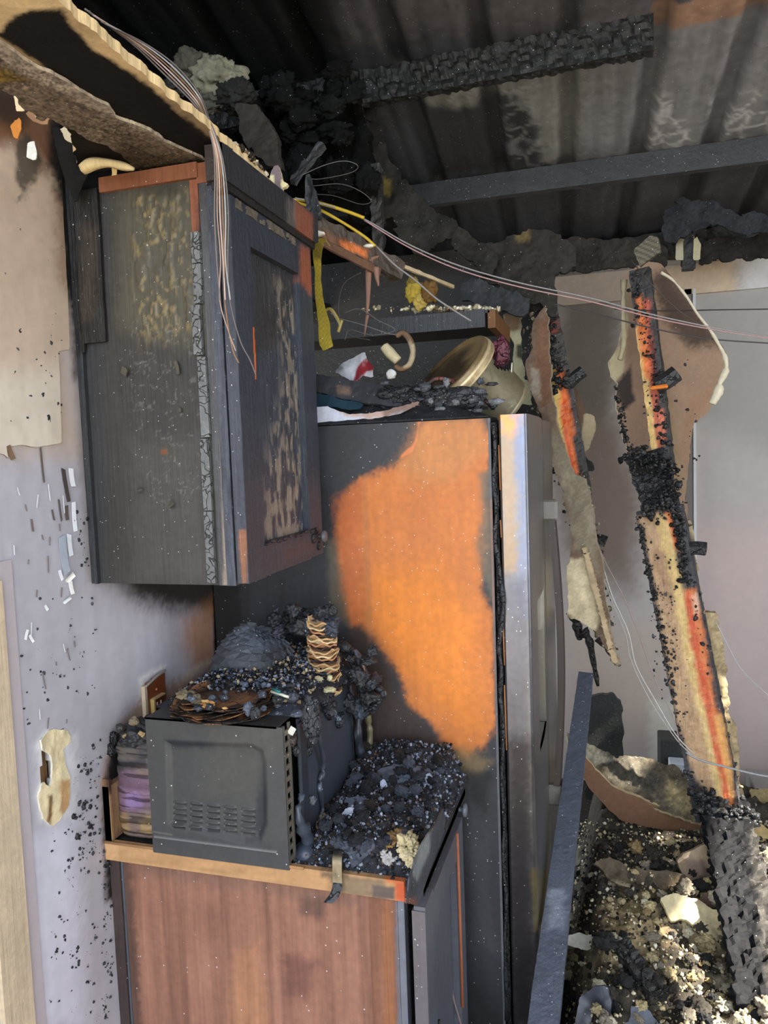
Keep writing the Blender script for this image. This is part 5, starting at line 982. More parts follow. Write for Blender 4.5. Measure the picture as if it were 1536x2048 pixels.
for pts, r in ((((1312, 772), (1332, 762), (1354, 746)), .026), (((1366, 1100), (1390, 1096), (1412, 1098)), .022), (((1440, 1640), (1480, 1640), (1515, 1634)), .030)):
    tube('block_stub', [P(x, y, Y=YS-.08) for x, y in pts], r, M['gator'], s2, (46, 47, 50), ns=6, sub=3, smooth=False)
flake(P(1318, 776, Y=YS-.11), .05, .012, (0, -1, .2), M['wood'], s2, (214, 130, 54), name='bare_wood_chip')
def crust(edge, Y, n, r0, r1, par, seed, cols=((30, 31, 33), (44, 45, 48), (60, 58, 56), (24, 24, 26)), spread=5.):
    R = np.random.RandomState(seed); e = np.array(edge, float); L = np.r_[0, np.cumsum(np.hypot(*np.diff(e, axis=0).T))]; pp = []
    for _ in range(n):
        t = R.uniform(0, L[-1]); x = np.interp(t, L, e[:, 0])+R.randn()*spread; y = np.interp(t, L, e[:, 1])+R.randn()*spread
        pp.append(P(x, y, Y=Y+R.uniform(-.015, .015)))
    return crumbs('char_crust', pp, r0, r1, cols, M['gator'], par, seed, .6)
crust([(1276, 1034), (1290, 1100), (1310, 1200), (1330, 1300), (1356, 1430), (1384, 1560), (1408, 1620)], YS-.09, 420, .002, .010, s2, 71, spread=3.)
crust([(1352, 1020), (1362, 1100), (1374, 1160), (1384, 1170)], YS-.10, 200, .003, .016, s2, 72, spread=5)
crust([(1386, 1200), (1404, 1260), (1420, 1350), (1446, 1450), (1468, 1560), (1476, 1620)], YS-.10, 300, .002, .012, s2, 73, ((40, 34, 38), (70, 50, 54), (52, 50, 54), (150, 130, 100)))
crust([(1270, 560), (1286, 660), (1316, 760), (1330, 900)], YS-.07, 200, .002, .010, s2, 74, spread=8)
crust([(1262, 900), (1290, 930), (1340, 930), (1340, 1010), (1290, 1020)], YS-.10, 260, .003, .016, s2, 75, spread=12)
crust([(1395, 1600), (1440, 1640), (1500, 1640), (1450, 1700), (1470, 1800), (1500, 1900), (1530, 1990)], 2.1, 1, .003, .014, s2, 76)
crust([(1400, 1590), (1430, 1630), (1470, 1640), (1500, 1640)], 2.34, 300, .004, .018, s2, 77, spread=12)
crust([(1232, 780), (1248, 860), (1280, 960)], YS, 140, .002, .010, s2, 78, spread=4)
crust([(1088, 600), (1098, 700), (1120, 780)], YS-.05, 240, .003, .013, s1, 79, spread=9)
crust([(1062, 650), (1060, 720), (1080, 820), (1110, 920), (1140, 1000), (1170, 1080), (1200, 1180), (1228, 1320)], YS-.06, 520, .002, .012, s1, 80, ((40, 40, 38), (150, 138, 112), (90, 84, 72), (176, 164, 134)), spread=8)
crust([(1166, 960), (1180, 1030), (1192, 1110), (1204, 1180)], YS-.06, 260, .002, .010, s1, 81, ((150, 138, 112), (90, 84, 72), (176, 164, 134), (50, 48, 46)), spread=7)
specks([(1320, 1100, 1380, 1400, 50), (1340, 1400, 1440, 1560, 30), (1300, 1180, 1350, 1360, 50), (1292, 1070, 1316, 1200, 16), (1390, 1180, 1402, 1400, 30), (1320, 700, 1400, 960, 14), (1280, 760, 1300, 900, 12)], Y=YS-.10, seed=12, r0=.001, r1=.006, name='char_fleck', parent=s2)
# connectors under the roof edge
cn = thing('rafter_tie', 'pale metal plates either side of a burnt post under the roof edge', 'connector', P(1372, 520, Y=3.3))
sheet('plate', [(1352, 486), (1366, 470), (1367, 520), (1351, 520)], ((0, 3.3, 2.5), (0, -1, 0)), flatpaint((156, 146, 118), .2, 12), M['tin'], cn, s=.006, thick=.004, rag=.0)
sheet('plate', [(1388, 466), (1402, 488), (1400, 520), (1386, 520)], ((0, 3.3, 2.5), (0, -1, 0)), flatpaint((160, 150, 116), .2, 12), M['tin'], cn, s=.006, thick=.004, rag=.0)
beam('post', P(1378, 440, Y=3.33)+np.array([0, 0, .05]), P(1376, 540, Y=3.33), .05, .05, (1, 0, 0), bcol((40, 38, 38), mott=.4), M['char'], cn, char=.01)
lab(sheet('corrugated_scrap', [(1266, 500), (1300, 470), (1316, 476), (1320, 502), (1280, 535)], ((0, 2.6, 2.3), (-.3, -1, 0)), lambda p: flatpaint((112, 104, 82), .2, 20)(p)*(.6+.4*np.sin((p[:, 0]*.6+p[:, 2])*420))[:, None], M['tin'], None, s=.005, thick=.012, rag=.003), 'small ribbed metal scrap at the top of the wide burnt stud', 'metal scrap')
mass('charred_insulation', [(1118, 480), (1180, 470), (1250, 474), (1300, 485), (1335, 500), (1330, 545), (1290, 540), (1250, 530), (1180, 540), (1120, 548)], 2.95, (56, 53, 48), 'speckled burnt insulation lying along the top of the far wall', 'insulation', 41, wob=.04)
mass('charred_insulation', [(1330, 420), (1370, 395), (1430, 405), (1480, 425), (1560, 430), (1560, 470), (1480, 462), (1420, 450), (1390, 460), (1350, 480), (1320, 490)], 3.22, (52, 54, 58), 'dark fibrous insulation sagging from the roof at the right edge', 'insulation', 42, wob=.05)
mass('charred_insulation', [(1400, 480), (1450, 478), (1560, 462), (1560, 510), (1460, 520), (1402, 524)], 3.4, (48, 46, 44), 'black speckled insulation band at the right end of the far wall top', 'insulation', 43, wob=.04)
# ================================================================ WIRES
def wire(par, pts, r=.0013, c=(150, 140, 132), nm='wire'): return tube(nm, pts, r, M['wire'], par, c, ns=5, sub=7)
wbn = thing('wire_bundle', 'bundle of bare wires draped over the broken ceiling board and down the wall cabinet corner', 'wires', P(450, 640, Y=1.14))
cs = ((120, 110, 104), (176, 150, 134), (196, 170, 158), (150, 112, 80), (170, 166, 164), (110, 100, 96))
for i in range(6):
    o = (i-2.5)
    a = [P(170+8*i, 18+6*i, Z=2.30), P(262+5*i, 78+3*i-o*3, Z=2.30), P(330+4*i, 140-o*4, Z=2.27), P(384+3*i, 196-o*3, Z=2.22)]
    Yw = 1.12
    a += [P(414+2*o, 240, Y=Yw), P(432+2.5*o, 290, Y=Yw), P(440+4*o, 345, Y=Yw+.01), P(443+5.5*o, 430, Y=Yw+.03), P(446+5*o+3*math.sin(i), 520, Y=Yw+.04), P(453+5*o-6*(i % 2), 600, Y=Yw+.04)]
    if i in (1, 3): a += [P(462+3*o, 650+14*i, Y=Yw+.04), P(476+3*o, 690+12*i, Y=Yw+.04)]
    if i == 5: a += [P(480, 680, Y=Yw+.04), P(500, 720, Y=Yw+.05), P(512, 750, Y=Yw+.05)]
    wire(wbn, a, .0012 if i % 2 else .0015, cs[i])
for l, pts, c, r, Yf in (
    ('long grey wire running from the yellow cables to the right edge, upper of the pair', ((590, 396), (660, 412), (728, 438), (820, 490), (920, 532), (1040, 566), (1180, 596), (1300, 628), (1420, 654), (1560, 678)), (150, 146, 146), .0020, (1.7, 2.3)),
    ('long pinkish wire running just below the grey one across the studs', ((728, 440), (820, 496), (920, 540), (1040, 574), (1180, 603), (1300, 634), (1420, 658), (1560, 680)), (176, 140, 140), .0018, (1.8, 2.25)),
    ('pale wire sagging from the burnt joist over the shelf', ((750, 490), (790, 530), (830, 560), (870, 595), (910, 622), (942, 642)), (140, 134, 132), .0024, (1.8, 1.85)),
    ('thin dark wire crossing the far wall below the header', ((1230, 618), (1330, 622), (1430, 620), (1560, 618)), (60, 56, 56), .0022, (2.3, 2.9)),
    ('thin dark wire below the pink wire at the right edge', ((1110, 608), (1200, 630), (1320, 660), (1420, 678), (1560, 688)), (64, 62, 66), .0022, (2.3, 2.6)),
    ('thin dark wire slanting from the top of the wide stud', ((1262, 520), (1300, 565), (1350, 615), (1400, 650)), (70, 60, 56), .0016, (2.4, 2.4)),
    ('loop of fine wire above the cabinet crown, upper one', ((600, 352), (650, 330), (690, 322), (716, 332), (700, 346), (640, 358), (612, 356)), (110, 106, 104), .0010, (1.8, 1.9)),
    ('loop of fine wire above the yellow cables, lower one', ((625, 372), (680, 368), (720, 382), (742, 402), (720, 408), (670, 392), (630, 388)), (84, 82, 82), .0010, (1.8, 1.9)),
    ('fine curved wire left of the hanging splinters', ((722, 545), (690, 565), (678, 600), (680, 640), (700, 670), (740, 680)), (80, 74, 72), .0009, (1.8, 1.8)),
    ('fine tangled wire in front of the shelf board', ((690, 625), (720, 618), (755, 640), (790, 660), (745, 670), (700, 660), (690, 680)), (110, 104, 100), .0009, (1.78, 1.8)),
    ('fine straight wire reaching from the cabinet edge to the curled strip', ((670, 635), (720, 648), (770, 665), (800, 672)), (120, 114, 110), .0009, (1.75, 1.78)),
    ('leftmost thin wire hanging from the first stud to the floor debris', ((1158, 985), (1180, 1060), (1215, 1180), (1250, 1265), (1262, 1320), (1300, 1400), (1350, 1475), (1385, 1512)), (176, 170, 164), .0017, (2.38, 2.3)),
    ('middle thin wire hanging from the first stud to the floor debris', ((1160, 985), (1190, 1075), (1222, 1185), (1256, 1262), (1272, 1330), (1310, 1400), (1352, 1470), (1390, 1510)), (190, 186, 180), .0017, (2.36, 2.28)),
    ('rightmost thin wire hanging from the first stud to the floor debris', ((1165, 980), (1200, 1100), (1250, 1200), (1285, 1290), (1310, 1360), (1345, 1430), (1360, 1490)), (150, 130, 124), .0017, (2.36, 2.3)),
    ('twisted wire pair lying across the foot of the wide stud', ((1372, 1505), (1400, 1520), (1460, 1536), (1520, 1550), (1570, 1556)), (150, 150, 152), .0030, (2.25, 2.2)),
    ('single fine wire at the right edge beside the wide stud', ((1430, 1240), (1455, 1290), (1480, 1335), (1515, 1372), (1560, 1410)), (176, 176, 172), .0014, (2.4, 2.3))):
    n = len(pts); o = wire(None, [P(x, y, Y=Yf[0]+(Yf[1]-Yf[0])*k/(n-1)) for k, (x, y) in enumerate(pts)], r, c, 'wire'); lab(o, l, 'wire')
#@@COUNTER
# ================================================================ THINGS ON THE MICROWAVE
MT = MZ1+.001
def mtop(p):
    e = np.clip(np.minimum(np.minimum(p[:, 0]-.10, .41-p[:, 0])*14, np.minimum(p[:, 1]-1.235, 1.64-p[:, 1])*14), 0, 1)
    return MT+.002+e*(.004+.018*rugged(p, 13, 32.)+.022*sstep(1.35, 1.55, p[:, 1])+.016*sstep(.28, .36, p[:, 0]))
asha = stain((44, 46, 51), [([(430, 1370), (620, 1370), (600, 1440), (450, 1440)], (62, 68, 80), 20, 14, 30., .6)], mott=.7, ms=40, fine=.4)
dbm = hf('charred_debris', .10, .41, 1.235, 1.64, .0035, mtop, asha, M['ash'], None, label='heap of black and bluish ash covering the top of the microwave', cat='debris', kind='stuff')
def disc(name, c, r, th, col, par, seed, mt='gator', tilt=(0, 0), start=0, end=2*math.pi, jag=.08):
    n = 44; V = []
    N = np.array([math.sin(tilt[0]), math.sin(tilt[1]), 1.]); N /= np.linalg.norm(N)
    U = np.cross([0, 1, 0], N); U /= np.linalg.norm(U); Vv = np.cross(N, U)
    js = fbm(np.array([[math.cos(a)*2+seed, math.sin(a)*2, seed] for a in np.linspace(0, 2*math.pi, n, endpoint=False)]), 2., 3, seed)
    for k, a in enumerate(np.linspace(0, 2*math.pi, n, endpoint=False)):
        rr = r*(1+jag*2*(js[k]-.5)); d = U*math.cos(a)+Vv*math.sin(a)
        lift = .006*math.sin(3*a+seed)+.004*math.sin(7*a+seed*2)
        for q, z in ((rr*.72, -.002), (rr, .004+lift*.6), (rr*1.005, .004+lift*.6+th), (rr*.72, th-.002)): V.append(np.asarray(c)+d*q+N*z)
    F = [(4*k+j, 4*((k+1) % n)+j, 4*((k+1) % n)+(j+1) % 4, 4*k+(j+1) % 4) for k in range(n) for j in range(4)]
    V = np.array(V); F.append(tuple(4*k for k in range(n))[::-1]); F.append(tuple(4*k+3 for k in range(n)))
    cc = stain(col, [], mott=.5, ms=40, seed=seed)(V); g = fbm(V, 30., 2, seed+9); cc = np.where((g > .60)[:, None] & (mt == 'gator'), lin((150, 104, 70))*1., cc)
    return mk(name, V, F, cc, M[mt], par)
pc = P(452, 1404, Z=MT+.012)
pst = thing('plate_stack', 'stack of scorched disposable plates with curled rims at the front of the microwave top', 'plates', (pc[0], pc[1], MT))
for k in range(7):
    disc('plate', (pc[0]+.002*math.sin(k*2), pc[1]+.003*math.cos(k*3), MT+.003+.0034*k), .108-.0035*k, .0018, ((52, 42, 36), (40, 38, 38), (70, 52, 40))[k % 3], pst, k+1)
# charred folded bundle with a woven look: rows of overlapping tiles over a rounded form
bk = thing('woven_basket', 'charred woven basket lying on its side on the microwave', 'basket', P(505, 1372, Z=MT))
bc0 = P(508, 1350, Y=1.47); bc0[2] = MT
bc_ = stain((66, 68, 73), [([(480, 1255), (580, 1270), (560, 1300), (470, 1290)], (104, 110, 124), 10, 8, 20., .6)], mott=.35, ms=30)
body_ = lump('core', (bc0[0], bc0[1], MT+.02), (.078, .05, .078), M['char'], bk, None, (30, 30, 32), seed=3, sub=3, rough=.15)
nr, nc = 8, 12
for i in range(nr):
    for j in range(nc):
        el = rd(4+i*10.5); az = rd(-205+j*19+i*5)
        def pt(e, a): return np.array([bc0[0]+.098*math.cos(e)*math.cos(a)*(1-.12*math.sin(e))+.012*math.sin(e), bc0[1]+.066*math.cos(e)*math.sin(a), MT+.006+.100*math.sin(e)*(1+.10*math.cos(a-2.6))])
        e0, e1, a0, a1 = el, el+rd(12.5), az, az+rd(19)
        q = [pt(e0, a0), pt(e0, a1), pt(e1, a1+rd(5)), pt(e1, a0+rd(5))]
        nrm = np.cross(q[1]-q[0], q[3]-q[0]); nrm /= np.linalg.norm(nrm)+1e-9
        ctr = np.mean(q, 0)
        if nrm@(ctr-np.array([bc0[0], bc0[1], MT])) < 0: nrm = -nrm
        tilt = .009; V = [q[0]+nrm*tilt, q[1]+nrm*.001, q[2]-nrm*.0015, q[3]+nrm*.003]
        mid = ctr+nrm*(.004+.003*rg.random()); V = V+[mid]+[v-nrm*.006 for v in V]
        F = [(0, 1, 4), (1, 2, 4), (2, 3, 4), (3, 0, 4), (0, 5, 6, 1), (1, 6, 7, 2), (2, 7, 8, 3), (3, 8, 5, 0)]
        V = np.array(V); k_ = .65+.7*rg.random(); mk('weave_strip', V, F, bc_(V)*k_, M['char'], bk)
# stack of paper rounds with cream edges
pk = thing('paper_stack', 'leaning stack of burnt paper rounds with cream edges on the microwave', 'paper stack', P(648, 1390, Y=1.50))
for k in range(22):
    t = k/21; x = 651-10*t; y = 1384-138*t; c = P(x, y, Y=1.44)
    disc('paper_layer', c, .034+.002*math.sin(k*1.7)-.004*t, .0036, ((216, 190, 144), (200, 160, 116), (226, 204, 160), (176, 128, 92))[k % 4] if k % 4 != 2 else (70, 54, 46), pk, k+40, mt='paper', tilt=(.16+.05*math.sin(k), -.10), jag=.10)
# char clumps over the stack
def clump(n, x0, x1, y0, y1, Yp, r0, r1, cols, lb, gp, seed, mt='char', cat='charred scrap', nm='char_scrap', X=None, Z=None, sub=2, rough=.8):
    R = np.random.RandomState(seed)
    for i in range(n):
        x, y = R.uniform(x0, x1), R.uniform(y0, y1)
        c = P(x, y, Z=Z) if Z is not None else P(x, y, X=X) if X is not None else P(x, y, Y=Yp+.03*R.randn())
        r = R.uniform(r0, r1)
        lab(lump(nm, c, (r*R.uniform(.6, 1.3), r*R.uniform(.6, 1.2), r*R.uniform(.4, 1.)), M[mt], None, colf=stain(cols[i % len(cols)], (), mott=.5, ms=50, seed=i), seed=seed+i, sub=sub, rough=rough), lb, cat, gp)
clump(30, 550, 665, 1215, 1268, 1.47, .006, .020, ((40, 42, 48), (54, 58, 68), (34, 35, 38)), 'black ash scrap heaped around the top of the paper stack', 'ash scraps on the paper stack', 5, sub=3)
clump(8, 640, 672, 1240, 1275, 1.47, .003, .009, ((206, 182, 130), (190, 160, 110)), 'cream burnt paper fragment at the top of the paper stack', 'cream fragments on the paper stack', 6, mt='paper', cat='paper fragment', nm='paper_fragment')
clump(30, 380, 600, 1365, 1430, 0, .004, .012, ((50, 54, 62), (90, 98, 112), (34, 35, 38), (70, 76, 88)), 'small bluish char flake lying on the plates', 'char flakes on the plates', 7, Z=MT+.034, nm='char_flake', cat='char flake')
clump(7, 365, 400, 1385, 1405, 0, .008, .013, ((124, 112, 92), (140, 126, 100)), 'tan ash clod at the left rim of the plates', 'tan clods on the plates', 8, Z=MT+.030, nm='ash_clod', mt='fluff', cat='ash clod')
clump(18, 688, 750, 1300, 1425, 1.50, .008, .024, ((44, 47, 54), (58, 64, 76), (36, 37, 40)), 'charred scrap right of the paper stack above the microwave door', 'scraps above the microwave door', 9, sub=3)
clump(6, 630, 668, 1355, 1395, 1.36, .004, .010, ((196, 190, 150), (170, 160, 128)), 'pale greenish crumb in front of the paper stack', 'pale crumbs by the paper stack', 10, mt='gyp', nm='gypsum_crumb', cat='crumb')
clump(5, 405, 455, 1405, 1418, 0, .004, .009, ((214, 170, 110), (190, 140, 84)), 'honey coloured scorched paper bit on the plates', 'honey bits on the plates', 11, Z=MT+.034, mt='paper', nm='paper_bit', cat='paper bit')
lab(lump('soft_bundle', P(620, 1385, Y=1.36), (.020, .016, .018), M['gator'], None, colf=stain((96, 104, 124), [([(595, 1365), (612, 1365), (612, 1395), (598, 1385)], (196, 112, 60), 3, 4, 30.)], mott=.4, ms=30), seed=3, sub=4, rough=.5), 'bluish grey melted bundle with an orange scorched end below the paper stack', 'melted bundle')
lab(lump('hanging_clod', P(622, 1440, Y=1.23), (.017, .012, .046), M['gator'], None, colf=stain((52, 54, 60), (), mott=.4, ms=30), seed=13, sub=4, rough=.35), 'long grey charred clod hanging over the front top corner of the microwave', 'charred clod')
pn = thing('pen', 'cream pen with a teal end lying on the ash by the plates', 'pen', P(556, 1388, Z=MT+.04))
tube('barrel', [P(543, 1383, Z=MT+.042), P(577, 1394, Z=MT+.040)], .0028, M['plastic'], pn, (206, 210, 190), sub=1)
tube('pen_cap', [P(546, 1378, Z=MT+.047), P(560, 1384, Z=MT+.046)], .003, M['plastic'], pn, (40, 110, 110), sub=1)
# melted wire rack loops at the right of the microwave
rk = thing('melted_rack', 'melted black rack arching over the right side of the microwave top', 'rack', P(720, 1410, Y=1.5))
for pts, r in ((((676, 1290), (700, 1300), (718, 1320), (724, 1350), (728, 1390), (735, 1420)), .011), (((690, 1330), (700, 1370), (712, 1415)), .006), (((700, 1318), (716, 1350), (730, 1384), (752, 1400)), .008), (((676, 1300), (684, 1350), (690, 1400)), .007), (((730, 1350), (748, 1372), (764, 1384), (758, 1404), (740, 1420)), .009), (((712, 1330), (716, 1380), (718, 1412)), .0025)):
    tube('rack_bar', [P(x, y, Y=1.52) for x, y in pts], r, M['gator'], rk, colf=blobcol((42, 44, 50), (96, 104, 120)), rf=lambda t: .5+1.0*fbm(np.stack([t*9, t*0, t*0+r*900], 1), 1., 3), ns=9)
tube('rack_bar', [P(x, y, Y=1.50) for x, y in ((725, 1322), (728, 1345), (730, 1372))], .003, M['wood'], rk, (150, 122, 108))
# ================================================================ LEFT OF THE MICROWAVE
jg = thing('wrapped_container', 'scorched container in a wrinkled purple printed wrapper left of the microwave', 'container', (.055, 1.235, .917))
jb = stain((118, 100, 94), [([(215, 1545), (305, 1540), (305, 1620), (215, 1625)], (112, 88, 108), 8, 22, 40., .85), ([(250, 1590), (285, 1585), (285, 1612), (255, 1612)], (140, 114, 160), 4, 12, 50., .8), ([(215, 1440), (310, 1430), (310, 1530), (215, 1550)], (54, 54, 60), 9, 9, 20., .9), ([(225, 1480), (270, 1475), (280, 1520), (235, 1520)], (96, 90, 84), 6, 8, 20., .7), ([(225, 1640), (250, 1625), (262, 1660), (240, 1680)], (150, 124, 88), 4, 6, 30., .8), ([(275, 1640), (305, 1630), (305, 1670), (280, 1665)], (160, 134, 92), 4, 6, 30., .8)], mott=.35, ms=30)
nz, ns_ = 200, 64; V = []
for i in range(nz):
    t = i/(nz-1); z = .918+.205*t
    w = 1-.10*(2*t-1)**4-.5*max(0, t-.9)*4-.10*math.exp(-(t-.78)**2/.002)
    for j in range(ns_+1):
        a = 2*math.pi*j/ns_; c, s = math.cos(a), math.sin(a); k = (abs(c)**4+abs(s)**4)**-.25
        V.append((.060+.052*w*k*c, 1.246+.040*w*k*s, z))
V = np.array(V); rid = .0032*(vn(np.stack([V[:, 0]*8, V[:, 1]*8, V[:, 2]*150], 1), 1., 3)-.5)+.004*(fbm(V, 40., 3, 4)-.5)
ctr_ = np.array([.062, 1.243, 0]); dv = V-ctr_; dv[:, 2] = 0; dv /= np.linalg.norm(dv, axis=1)[:, None]+1e-9; V = V+dv*rid[:, None]*1.6
gcr = vn(np.stack([V[:, 0]*8, V[:, 1]*8, V[:, 2]*150], 1), 1., 3)
slab('wrapper', V, nz, ns_+1, (0, 0, .0005), lambda p: jb(p)*(np.where(vn(np.stack([V[:, 0]*14, V[:, 1]*14, V[:, 2]*260], 1), 1., 6) > .60, .35, 1.)*(.6+.8*gcr))[:, None], M['plastic'], jg)
lump('burnt_top', (.062, 1.245, 1.115), (.045, .042, .025), M['char'], jg, colf=stain((46, 46, 48), (), mott=.6, ms=40), seed=4, sub=4, rough=.6)
for i, (x, y, r) in enumerate(((240, 1455, .009), (268, 1442, .010), (282, 1468, .007), (252, 1472, .006))):
    lump('burnt_scrap', P(x, y, Y=1.21), (r, r*.8, r*.8), M['gyp' if i == 1 else 'char'], jg, None, ((60, 58, 56), (120, 108, 88), (168, 140, 96), (150, 130, 90))[i], seed=i, sub=3, rough=.6)
for i, (x, y, r) in enumerate(((222, 1500, .010), (216, 1530, .009), (214, 1560, .008), (210, 1575, .008), (228, 1475, .010))):
    lab(lump('char_clump', P(x, y, Y=1.215), (r*.7, r*.8, r*1.2), M['gator'], None, None, (32, 32, 35), seed=i+90, sub=3, rough=.8), 'black char clump clinging between the wall and the purple wrapped container', 'char clump', 'char clumps by the wall')
# ================================================================ OUTLET
ou = thing('outlet', 'heat-browned wall outlet with a cracked cover behind the microwave', 'outlet', P(305, 1440, X=.002))
oc = stain((122, 66, 40), [([(283, 1348), (292, 1348), (290, 1450), (283, 1450)], (226, 214, 200), 3, 1, 20.)], mott=.25, ms=30)
oz0, oz1 = 1.078, 1.188; oy0, oy1 = 1.330, 1.405
panel('cover_plate', (.008, oy0, oz0), (0, oy1-oy0, 0), (0, 0, oz1-oz0), (-.006, 0, 0), oc, M['plastic'], ou, .003, disp=lambda p: .002*fbm(p, 30.), mask=lambda p: ~((p[:, 2] > oz1-.006+.006*np.sin((p[:, 1]-oy0)*60)) & (p[:, 1] < oy0+.03)))
panel('plate_rim', (.011, oy0-.004, oz0), (0, .008, 0), (0, 0, oz1-oz0-.006), (-.009, 0, 0), flatpaint((196, 176, 150), .2, 20), M['plastic'], ou, .003)
tube('plate_rim', [(.010, oy0, oz1-.008), (.012, oy0+.02, oz1-.002), (.012, oy0+.045, oz1+.004), (.010, oy1, oz1+.006)], .003, M['plastic'], ou, (140, 130, 120))
rc = panel('receptacle', (.014, 1.352, 1.078), (0, .036, 0), (0, 0, .068), (-.010, 0, 0), flatpaint((104, 50, 30), .2, 30), M['plastic'], ou, .003)
box('receptacle_frame', (.008, 1.346, 1.076), (.018, 1.351, 1.148), M['plastic'], ou, (196, 168, 110))
box('receptacle_frame', (.008, 1.351, 1.146), (.018, 1.390, 1.149), M['plastic'], ou, (190, 160, 120))
for y, z, w in ((1.362, 1.132, .0035), (1.376, 1.132, .0035), (1.362, 1.098, .0035), (1.376, 1.098, .0035)):
    box('slot', (.0139, y-w/2, z-.005), (.0152, y+w/2, z+.005), M['plastic'], rc, (226, 216, 196) if z > 1.11 else (190, 150, 60))
tube('ground_hole', [(.0135, 1.369, 1.120), (.0152, 1.369, 1.120)], .0028, M['plastic'], rc, (30, 20, 16), sub=1)
tube('screw', [(.009, 1.369, 1.163), (.012, 1.369, 1.163)], .0032, M['tin'], ou, (176, 110, 70), sub=1, ns=10)
# ================================================================ DEBRIS ON THE COUNTER
def ctop(p):
    e = np.clip(np.minimum((.637-p[:, 0])*30, np.minimum(p[:, 0]-.388, .1)*60+.2), 0, 1)*np.clip((p[:, 1]-1.19)*22, 0, 1)*np.clip((1.628-p[:, 1])*60, 0, 1)
    rise = .002+.014*sstep(.40, .50, p[:, 0])+.030*sstep(1.42, 1.60, p[:, 1])
    return .908+e*(rise+.026*rugged(p, 23, 26.)+.010*rugged(p, 29, 70.))
cdb = stain((44, 46, 51), [([(640, 1560), (760, 1500), (880, 1560), (860, 1650), (700, 1680)], (52, 55, 62), 30, 20, 20., .5), ([(690, 1590), (790, 1570), (800, 1650), (700, 1660)], (58, 46, 42), 20, 22, 30., .6), ([(700, 1470), (890, 1490), (880, 1560), (720, 1530)], (50, 50, 54), 10, 10, 30., .5)], mott=.75, ms=45, fine=.4)
dbc = hf('charred_debris', .388, .637, 1.19, 1.63, .003, ctop, cdb, M['ash'], None, label='deep layer of black ash and char covering the counter right of the microwave', cat='debris', kind='stuff')
class Hit:            # nearest visible point of a height field at a pixel
    def __init__(self, x0, x1, y0, y1, r, f):
        a, b = np.meshgrid(np.arange(x0, x1, r), np.arange(y0, y1, r), indexing='ij'); p = np.stack([a.ravel(), b.ravel(), 0*a.ravel()], 1); p[:, 2] = f(p)
        self.p = p; self.q = prj(p); self.w = (p-CAM)@FW
    def __call__(self, x, y):
        d = np.hypot(self.q[:, 0]-x, self.q[:, 1]-y); m = d < max(3., d.min()*1.3)
        i = np.nonzero(m)[0]; return self.p[i[np.argmin(self.w[i])]].copy()
onc = Hit(.392, .633, 1.195, 1.62, .004, ctop)
PROTO = {}
def chip(nm, c, r, mt, col, lb, cat, gp, R):
    key = (nm, tuple(col)); L = PROTO.setdefault(key, [])
    if len(L) < 4:
        o = lump(nm, (0, 0, 0), (1, 1, 1), M[mt], None, colf=lambda V: np.clip(lin(col)[None]*(.5+fbm(V, 3., 3, len(L)))[:, None], 0, 1), seed=len(L)*7+sum(col), sub=3, rough=.8, f=2.6)
        L.append(o)
    else:
        s_ = L[R.randint(4)]; o = s_.copy(); COL.objects.link(o)
    o.location = c; o.scale = (r*R.uniform(.7, 1.5), r*R.uniform(.7, 1.3), r*R.uniform(.45, .9)); o.rotation_euler = (R.uniform(-.5, .5), R.uniform(-.5, .5), R.uniform(0, 6.3))
    lab(o, lb, cat, gp); return o
Rk = np.random.RandomState(77)
for i in range(120):
    x, y = Rk.uniform(650, 885), Rk.uniform(1500, 1720)
    if x < 700 and y < 1560 or (x > 860 and y > 1580) or (x > 830 and y > 1650): continue
    c = onc(x, y); r = Rk.uniform(.004, .013)
    if c[0] > .632 or c[1] > 1.625: continue
    col = ((44, 46, 52), (62, 66, 76), (34, 35, 38), (92, 98, 112), (54, 46, 42))[i % 5]
    chip('char_chunk', c, r, 'char', col, 'char chunk in the ash layer on the counter', 'char chunk', 'char chunks on the counter', Rk)
def ashflake(poly, tilt, col, lb, seed, thick=.003, wob=.006, mt='char'):
    xs = np.array(poly); c = onc(*xs.mean(0)); c[2] += .006
    lab(sheet('char_flake', poly, (c, tilt), stain(col, (), mott=.35, ms=40, seed=seed), M[mt], None, s=.0022, thick=thick, rag=.004, wob=wob, wf=30, ragf=60, seed=seed, gr=.0008), lb, 'char flake')
ashflake([(755, 1540), (790, 1528), (850, 1535), (876, 1545), (860, 1556), (820, 1562), (780, 1568), (752, 1560)], (.1, -.35, 1), (82, 90, 104), 'broad bluish grey flake at the back of the counter ash', 1)
ashflake([(690, 1600), (715, 1592), (745, 1598), (738, 1614), (705, 1622), (690, 1612)], (-.2, -.5, 1), (92, 98, 114), 'shiny grey flake left of the middle of the counter ash', 2)
ashflake([(680, 1690), (715, 1672), (745, 1676), (752, 1696), (728, 1716), (705, 1734), (698, 1712)], (.1, -.8, .8), (66, 70, 82), 'large dark pointed flake hanging over the counter front', 3)
ashflake([(692, 1615), (706, 1612), (706, 1640), (686, 1642), (684, 1628)], (-.3, -1, .4), (190, 196, 214), 'small bright whitish square flake near the microwave door', 4, .005)
ashflake([(762, 1562), (768, 1558), (776, 1572), (772, 1586), (762, 1580)], (0, -1, .5), (176, 182, 204), 'small pale upright flake below the broad grey flake', 5)
ashflake([(848, 1552), (858, 1548), (868, 1560), (880, 1568), (868, 1574), (852, 1566)], (.3, -1, .8), (140, 150, 166), 'pale grey flake at the right end of the broad grey flake', 6)
ashflake([(664, 1684), (680, 1680), (688, 1690), (672, 1698)], (-.3, -1, .8), (150, 156, 176), 'pale flake near the metal strap', 7)
